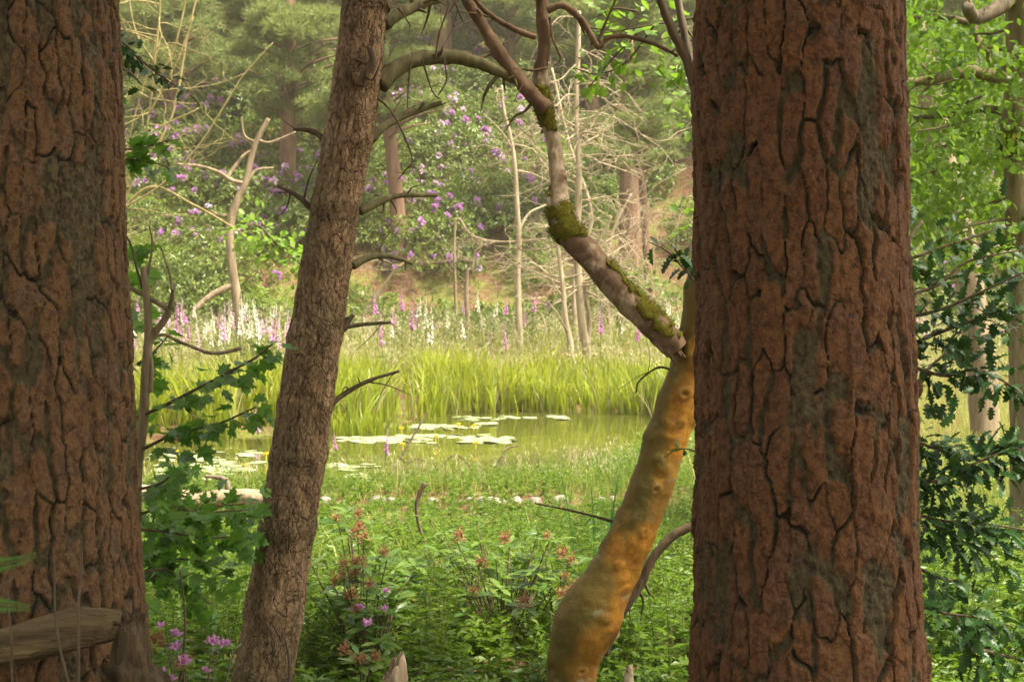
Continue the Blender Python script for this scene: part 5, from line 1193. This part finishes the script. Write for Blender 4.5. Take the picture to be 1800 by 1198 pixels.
# ------------------------------------------------------------------ foxgloves
M_fox = {'white': plain_leafy('white_foxglove', (0.82, 0.80, 0.66), transl=0.3), 'purple': plain_leafy('purple_foxglove', (0.62, 0.27, 0.54), transl=0.3), 'pink': plain_leafy('pink_foxglove', (0.74, 0.46, 0.64), transl=0.3)}
def foxglove_mesh(col, seed, H=1.4, spike=0.74):
    rng = np.random.default_rng(seed); st = MB(); tube(st, [(0, 0, 0), (0.01, 0, H * 0.5), (rng.normal(0, .02), rng.normal(0, .02), H)], [0.009, 0.008, 0.003], 4, 8)
    lf = 10; d = rdir(rng, lf, -0.1, 0.5); zz = rng.uniform(0.05, (H - spike) * 0.9, lf); scatter(st, DIAM_V, None, DIAM_T, np.column_stack([np.zeros((lf, 2)), zz]), frames(d, (0, 0, 1.0)), rng.uniform(0.15, 0.28, lf), rng.random(lf))
    fl = MB(); nb = 44; t = np.linspace(0, 1, nb); a = rng.uniform(0, 6.28, nb); z = H - spike + spike * 0.86 * t
    d = norm(np.stack([np.cos(a), np.sin(a), np.full(nb, -0.75)], 1)); s = 0.058 * (1 - 0.85 * t ** 0.8)
    ang = np.arange(5) * 2 * np.pi / 5; ring = lambda r, y: np.stack([np.cos(ang) * r, np.full(5, y), np.sin(ang) * r], 1)
    tv = np.vstack([ring(0.14, 0), ring(0.28, 0.55), ring(0.42, 1.0)]); q = [(r * 5 + i, r * 5 + (i + 1) % 5, r * 5 + 5 + (i + 1) % 5, r * 5 + 5 + i) for r in (0, 1) for i in range(5)]
    scatter(fl, tv, q, None, np.column_stack([np.cos(a) * 0.008, np.sin(a) * 0.008, z]), frames(d, (0, 0, 1.0)), s, rng.random(nb))
    bd = MB(); tube(bd, [(0, 0, H - spike * 0.16), (0, 0, H + 0.10)], [0.013, 0.002], 5, 5)
    return st.mesh('stem', M_hstem), fl.mesh('flower_spike', M_fox[col]), bd.mesh('bud_tip', M_hstem)
FX = {c_: [foxglove_mesh(c_, 700 + 10 * i + j, 1.4 + 0.1 * (j % 3), (0.74, 0.5, 0.86, 0.6)[j]) for j in range(4)] for i, c_ in enumerate(M_fox)}
def foxglove(px, tip_py, col, label, group, Y=None, s=None):
    Y = Y or rng.uniform(31, 38.5); x = P(px, 0, Y)[0]; g = float(gz(x, Y))
    ht = CAM_Z - (tip_py - HZ) / FPX * Y - g; s = s or float(np.clip(ht / 1.5, 0.55, 1.25))
    root = thing('foxglove', (x, Y, g), label, 'foxglove', group); root.scale = (s, s, s); root.rotation_euler = (rng.normal(0, .09), rng.normal(0, .09), rng.uniform(0, 6.28))
    for me, nm in zip(FX[col][int(rng.integers(4))], ('stem', 'flower_spike', 'bud_tip')): link(nm, me, root, True)
def fox_group(lst, where):
    seen = {}
    for px, py, col in lst: seen.setdefault(col, []).append((px, py))
    for col, l in seen.items():
        lab = '%s foxglove spike %s' % (col, where) if len(l) > 1 else 'only %s foxglove spike %s' % (col, where)
        for px, py in sorted(l): foxglove(px, py, col, lab, lab)
Lf = [(x, 505 + int(rng.integers(0, 55)), rng.choice(['white', 'white', 'white', 'white', 'purple', 'pink'])) for x in range(222, 525, 5)]
fox_group([(a, b, str(c_)) for a, b, c_ in Lf], 'in the crowded stand between brown and leaning pines')
fox_group([(x, 505 + int(rng.integers(0, 50)), str(rng.choice(['white', 'white', 'pink']))) for x in range(380, 522, 8)], 'in the thick of the stand round the pale snag')
fox_group([(668, 505, 'purple'), (676, 500, 'purple'), (690, 520, 'purple'), (706, 500, 'purple'), (722, 500, 'purple'), (728, 510, 'white'), (737, 525, 'purple'), (752, 520, 'white'), (749, 515, 'white'), (640, 540, 'white'), (655, 555, 'pink'), (688, 550, 'white'), (703, 560, 'white'), (745, 560, 'white'), (764, 570, 'purple'), (790, 520, 'white')], 'in the grass beside the leaning pine')
fox_group([(832, 502, 'white'), (845, 515, 'white'), (862, 518, 'white'), (810, 520, 'purple'), (820, 545, 'white'), (884, 510, 'purple'), (893, 540, 'purple'), (918, 530, 'purple'), (930, 505, 'purple'), (852, 545, 'white'), (858, 560, 'pink')], 'in the grass below the thin crooked sapling')
fox_group([(1056, 505, 'purple'), (1092, 545, 'white'), (1130, 490, 'purple'), (1168, 490, 'white'), (1182, 515, 'white'), (1196, 520, 'white')], 'in the grass above the diagonal dead limb')
fox_group([(1607, 525, 'purple'), (1640, 530, 'pink'), (1760, 545, 'pink')], 'seen through the holly leaves')
foxglove(676, 735, 'purple', 'dark purple foxglove spike in front of the lily pads', None, 15.0, 0.55)
foxglove(597, 770, 'purple', 'bright purple foxglove tucked against the leaning pine at the shore', None, 14.2, 0.42)
foxglove(460, 700, 'pink', 'dusky pink foxglove spike just left of the leaning pine', None, 21.0, 0.7)
foxglove(360, 710, 'white', 'lone white foxglove spike behind the maple leaves', None, 21.3, 0.6)
foxglove(1790, 925, 'purple', 'purple flower spike low at the photo\'s edge beyond the holly', None, 9.5, 0.35)

# ------------------------------------------------------------------ lily pads and their flowers
n = NT('lily_pad'); c = n.mix(n.attr('rnd'), (0.22, 0.28, 0.12), (0.36, 0.40, 0.22)); c = n.mix(n.math('MULTIPLY', n.noise(20, 3), 0.4), c, (0.30, 0.28, 0.14))
M_pad = n.done(n.bsdf(c, 0.42, 0.8).outputs[0])
def pad_mesh(seed):
    rng = np.random.default_rng(seed); k = 18; a = np.linspace(0.16, 2 * np.pi - 0.16, k); mb = MB(); r = 1 + 0.05 * fbm(np.column_stack([np.cos(a) * 2, np.sin(a) * 2, np.zeros(k)]), 2, seed)
    z = 0.035 + 0.03 * np.sin(a * 3 + seed); o_ = np.column_stack([np.cos(a) * r, np.sin(a) * r, z]); i_ = np.column_stack([np.cos(a) * .6, np.sin(a) * .6, np.full(k, 0.012)])
    und = o_ * np.array((.97, .97, 1)) - np.array((0, 0, 0.05))
    v = np.vstack([[(0.05, 0, 0.02)], i_, o_, und]); t = [(0, 1 + i, 2 + i) for i in range(k - 1)]
    q = [(1 + i, 1 + k + i, 2 + k + i, 2 + i) for i in range(k - 1)] + [(1 + k + i, 1 + 2 * k + i, 2 + 2 * k + i, 2 + k + i) for i in range(k - 1)]
    mb.add(v, q, t, rng.random()); return mb.mesh('lily_pad', M_pad)
PADS = [pad_mesh(800 + k) for k in range(5)]
def pads(px0, px1, py0, py1, n_, where):
    lab = 'round green lily pad %s' % where
    for k in range(n_):
        px, py = rng.uniform(px0, px1), rng.uniform(py0, py1); Y = CAM_Z * FPX / (py - HZ); x = P(px, 0, Y)[0]
        if pond_sd(np.array([x]), np.array([Y]))[0] > -0.12: continue
        o = bpy.data.objects.new('lily_pad', PADS[int(rng.integers(5))]); COL.objects.link(o); s = rng.uniform(0.08, 0.145)
        o.location = (x, Y, 0.004 + 0.006 * rng.random()); o.scale = (s, s, s * 0.5); o.rotation_euler = (rng.normal(0, .045), rng.normal(0, .045), rng.uniform(0, 6.28)); tag(o, lab, 'lily pad', lab)
pads(715, 815, 746, 754, 34, 'in the small raft beyond the main raft'); pads(690, 895, 764, 779, 70, 'in the long pale raft at mid-pond'); pads(600, 700, 768, 778, 26, 'in the raft touching the leaning pine'); pads(820, 870, 742, 752, 8, 'drifting beside the small raft')
pads(590, 660, 812, 840, 14, 'near the shore beside the leaning pine'); pads(800, 1000, 730, 738, 26, 'in the thin line under the far reeds'); pads(260, 460, 792, 845, 60, 'in the bright raft behind the maple sapling'); pads(560, 680, 850, 868, 16, 'at the near shore by the pale stones')
M_lilyf = plain_leafy('yellow_water_lily', (0.75, 0.58, 0.03))
ylm = MB(); d = rdir(np.random.default_rng(3), 12, 0.2, 1); scatter(ylm, DIAM_V * np.array((1.6, 1, 1)), None, DIAM_T, np.zeros((12, 3)), frames(d, rdir(np.random.default_rng(4), 12)), 0.05, np.random.default_rng(5).random(12)); tube(ylm, [(0, 0, -0.12), (0, 0, 0.01)], [0.006, 0.008], 5, 3)
YL = ylm.mesh('water_lily_flower', M_lilyf)
for px, py, w in [(833, 748, 'nearest the far end of the small raft'), (706, 752, 'left of the small raft'), (806, 745, 'standing on the small raft'), (766, 768, 'in the middle of the long raft'), (836, 780, 'below the long raft\'s end'), (708, 782, 'below the long raft\'s near end'), (430, 820, 'in the bright raft behind the sapling'), (310, 795, 'in the bright raft against the brown pine'), (468, 800, 'between the sapling and the leaning pine')]:
    Y = CAM_Z * FPX / (py - HZ + 12); o = link('water_lily_flower', YL); o.location = P(px, 0, Y) * np.array((1, 1, 0)) + np.array((0, 0, 0.10)); tag(o, 'small yellow water lily flower ' + w, 'water lily')

# ------------------------------------------------------------------ pale stones at the shore
n = NT('pale_stone'); c = n.ramp(n.noise(14, 5, 0.6), [(0.3, (0.12, 0.10, 0.08)), (0.55, (0.27, 0.23, 0.20)), (0.8, (0.40, 0.35, 0.31))]); M_stone = n.done(n.bsdf(c, 0.85, 0.2, n.bump(n.noise(40, 4), 0.5, 0.01)).outputs[0])
SY = 13.2
spots = [(573, 884, 26), (664, 890, 26), (690, 888, 16), (760, 896, 18), (812, 896, 12), (828, 898, 18), (848, 892, 24), (862, 898, 22), (872, 886, 18), (908, 886, 22), (884, 896, 12), (940, 880, 20), (985, 880, 26), (1056, 876, 14), (1078, 874, 12)]
sn = ['beside the leaning pine', 'second along from the leaning pine', 'small, next to the second stone from the leaning pine', 'alone, right of the curved stick', 'smallest at the start of the stone cluster', 'left of the biggest stone in the cluster', 'biggest in the cluster below the pond', 'flat, in front of the cluster', 'perched at the back of the cluster', 'round, just past the cluster', 'tiny, between cluster and round stone', 'half sunk in weeds past the round stone', 'wide, below the shore nettles', 'small, near the orange trunk', 'last, against the orange trunk']
for k, ((px, py, w), wd) in enumerate(zip(spots, sn)):
    x, Y, z = P(px, py, SY); g = float(gz(x, Y)); r = PX(w, SY) / 2; mb = MB(); th = np.linspace(0, np.pi, 9); ph = np.linspace(0, 2 * np.pi, 14, endpoint=False)
    T, Ph = np.meshgrid(th, ph, indexing='ij'); dv = np.stack([np.sin(T) * np.cos(Ph), np.sin(T) * np.sin(Ph), np.cos(T)], -1); rr = 1 + 0.35 * fbm(dv * 1.6 + k * 3, 3, 900 + k)
    H_ = max(z + r * (0.35 + 0.5 * ((k * 7) % 5) / 4) - g, r * 0.9); V = dv * rr[..., None] * np.array((r * 1.15, r, H_)); i = np.arange(8)[:, None] * 14; j = np.arange(14)[None]
    mb.add(V.reshape(-1, 3) + np.array((x, Y, g)), np.stack([i + j, i + 14 + j, i + 14 + (j + 1) % 14, i + (j + 1) % 14], -1).reshape(-1, 4)); tag(mb.build('shore_stone', M_stone), 'pale pinkish stone ' + wd, 'stone', 'pale stones along the near shore')

# ------------------------------------------------------------------ small rhododendrons with spent orange flower heads, azalea, ferns
M_rleaf = leaf_mat('young_rhododendron_leaf', (0.04, 0.10, 0.018), (0.14, 0.21, 0.035), 0.35, 0.36, 0.45, (0.25, 0.40, 0.04), 0.1)
M_spent = leaf_mat('spent_orange_flowers', (0.20, 0.095, 0.045), (0.34, 0.18, 0.085), 0.3, 0.6, 0.2, (0.45, 0.22, 0.09), 0.0)
def spent_mesh(seed, mat):
    rng = np.random.default_rng(seed); mb = MB(); k = 80; d = rdir(rng, k, -0.4, 1); scatter(mb, NARROW_V * np.array((1.5, 1, 1)), None, DIAM_T, rdir(rng, k) * rng.uniform(0.005, 0.028, (k, 1)), frames(d, rdir(rng, k)), rng.uniform(0.010, 0.028, k), rng.random(k)); return mb.mesh('spent_flower_head', mat, False)
SPENT = [spent_mesh(910 + k, M_spent) for k in range(3)]
M_azalea = plain_leafy('azalea_pink', (0.62, 0.30, 0.55), transl=0.3)
def open_flower(seed):
    rng = np.random.default_rng(seed); mb = MB(); k = 26; d = rdir(rng, k, 0.0, 1); scatter(mb, DIAM_V * np.array((1.5, 1, 1)), None, DIAM_T, rdir(rng, k) * 0.008, frames(d, rdir(rng, k)), rng.uniform(0.016, 0.028, k), rng.random(k)); return mb.mesh('flower', M_azalea, False)
AZ = [open_flower(920 + k) for k in range(3)]
rl = [leaf_mesh('leaf', LANCE, M_rleaf, r_) for r_ in (0.1, 0.4, 0.7, 0.95)]
def small_rhodo(name, px, py, Y, rx, rz_, n_ros, heads, flowers, label, cat, seed, lsz=0.095):
    rng = np.random.default_rng(seed); c = P(px, py, Y); g = float(gz(c[0], Y)); root = thing(name, (c[0], Y, g), label, cat)
    pos, dr = [], []; st = MB(); tips = []
    for k in range(n_ros):
        t = c + np.array((rng.normal(0, rx), rng.normal(0, 0.25), rng.normal(0, rz_))); t[2] = max(t[2], g + 0.08); tips.append(t)
        tube(st, [(c[0] * 0.4 + t[0] * 0.6 + rng.normal(0, .05), Y + rng.normal(0, .08), g), (c + t) / 2 * np.array((1, 1, 0)) + np.array((0, 0, (g + t[2]) / 2 - 0.03)), t], [0.005, 0.004, 0.0025], 4, 6)
        for j in range(6):
            a = j * 1.05 + rng.uniform(-.3, .3); pos.append(t); dr.append(norm(np.array((math.cos(a), math.sin(a), rng.uniform(-0.1, 0.7)))))
    st.build('branches', M_twig, root); pos = np.array(pos); dr = np.array(dr); leaf_objects(root, rl, pos, frames(dr, norm(np.array((0, 0, 1.0)) + rng.normal(0, .3, pos.shape))), rng.uniform(0.7, 1.2, len(pos)) * lsz, rng)
    tips = np.array(tips); o_ = np.argsort(-tips[:, 2] + tips[:, 1] * 0.3)
    for j in range(heads + flowers):
        t = tips[o_[j % n_ros]] + np.array((rng.normal(0, .02), -0.02, 0.03)); o = bpy.data.objects.new('spent_flower_head' if j < heads else 'flower', SPENT[j % 3] if j < heads else AZ[j % 3]); COL.objects.link(o); o.parent = root
        o.matrix_basis = mat4(t - np.array(root.location), np.eye(3), rng.uniform(0.8, 1.35))
small_rhodo('small_rhododendron', 640, 1030, 6.9, 0.17, 0.09, 46, 14, 0, 'low rhododendron with orange spent flower heads, nearest the leaning pine', 'shrub', 931)
small_rhodo('small_rhododendron', 655, 1078, 6.6, 0.07, 0.04, 12, 0, 5, 'low rhododendron sprig with fresh lilac flowers under the orange heads', 'shrub', 932)
small_rhodo('small_rhododendron', 890, 1000, 7.2, 0.20, 0.09, 46, 8, 0, 'low rhododendron with orange-brown spent heads, nearer the orange trunk', 'shrub', 933)
small_rhodo('small_rhododendron', 632, 925, 7.6, 0.05, 0.03, 9, 5, 0, 'small upright rhododendron sprig with one rusty head above the others', 'shrub', 934)
small_rhodo('small_rhododendron', 985, 1020, 7.0, 0.07, 0.04, 10, 5, 0, 'rusty-headed rhododendron sprig touching the bend of the orange trunk', 'shrub', 935)
small_rhodo('small_rhododendron', 640, 1150, 6.3, 0.10, 0.04, 12, 4, 0, 'sprawling rhododendron sprig at the bottom beside the splintered stump', 'shrub', 936)
small_rhodo('azalea', 345, 1168, 5.3, 0.09, 0.035, 14, 3, 12, 'pink-flowered azalea at the bottom between the stump and leaning pine', 'azalea', 937, 0.05)

M_fern = leaf_mat('fern_green', (0.06, 0.15, 0.02), (0.10, 0.22, 0.03), 0.4, 0.5, 0.3, (0.25, 0.45, 0.04), 0.0)
def frond(pix, Y, label):
    root = thing('fern_frond', P(*pix[0], Y), label, 'fern'); mb = MB(); p_, r_, X_, Yv_, t_ = poly_branch(mb, pix, Y, (4, 1.5), 0, 4); mb.build('stalk', M_hstem, root); m2 = MB()
    k = len(p_); 
    for s in (-1, 1):
        side = norm(np.cross(t_, np.array((0, -1.0, 0.5)))) * s; d = norm(side + t_ * 0.35); sc = 0.035 * (1 - 0.85 * np.linspace(0, 1, k)) + 0.005
        scatter(m2, NARROW_V * np.array((0.9, 1, 1)), None, DIAM_T, p_, frames(d, np.array((0, -1.0, 0.6))), sc, np.random.default_rng(1).random(k))
        scatter(m2, NARROW_V * np.array((0.9, 1, 1)), None, DIAM_T, (p_ + np.roll(p_, -1, 0))[:-1] / 2, frames(d[:-1], np.array((0, -1.0, 0.6))), sc[:-1], np.random.default_rng(2).random(k - 1))
    m2.build('pinnae', M_fern, root)
frond([(-80, 1000), (-20, 994), (20, 988), (62, 975)], 3.5, 'upper bright fern frond tip in front of the thick brown pine')
frond([(-80, 1062), (-20, 1062), (20, 1064), (50, 1068)], 3.5, 'lower bright fern frond tip just above the stripped log')
# ------------------------------------------------------------------ hazy summer air
hz = bpy.data.materials.new('haze_air'); hz.use_nodes = True; nt = hz.node_tree; nt.nodes.clear()
ho = nt.nodes.new('ShaderNodeOutputMaterial'); hv = nt.nodes.new('ShaderNodeVolumePrincipled')
hv.inputs['Color'].default_value = (1.0, 0.93, 0.76, 1); hv.inputs['Density'].default_value = 0.0007; hv.inputs['Anisotropy'].default_value = 0.3
nt.links.new(hv.outputs[0], ho.inputs['Volume'])
hz.cycles.homogeneous_volume = True
mb = MB(); x0, x1, y0, y1, z0, z1 = -75, 75, -35, 135, -2, 60
mb.add([(x, y, z) for z in (z0, z1) for y in (y0, y1) for x in (x0, x1)], [(0, 2, 3, 1), (4, 5, 7, 6), (0, 1, 5, 4), (2, 6, 7, 3), (0, 4, 6, 2), (1, 3, 7, 5)])
tag(mb.build('haze', hz, smooth=False), kind='stuff')

# things that would share a label and can be counted off are told apart by their order across the view
ORD = ['leftmost', 'second from left', 'third from left', 'fourth from left', 'fifth from left', 'sixth from left', 'seventh from left', 'eighth from left', 'ninth from left', 'tenth from left', 'eleventh from left', 'twelfth from left']
same = {}
for o in COL.objects:
    if o.parent is None and o.get('label'): same.setdefault(o['label'], []).append(o)
for lab, l in same.items():
    if 2 <= len(l) <= 12:
        l.sort(key=lambda o: o.location.x / max(o.location.y, 0.1))
        for w_, o in zip(ORD, l): o['label'] = lab + ', ' + w_
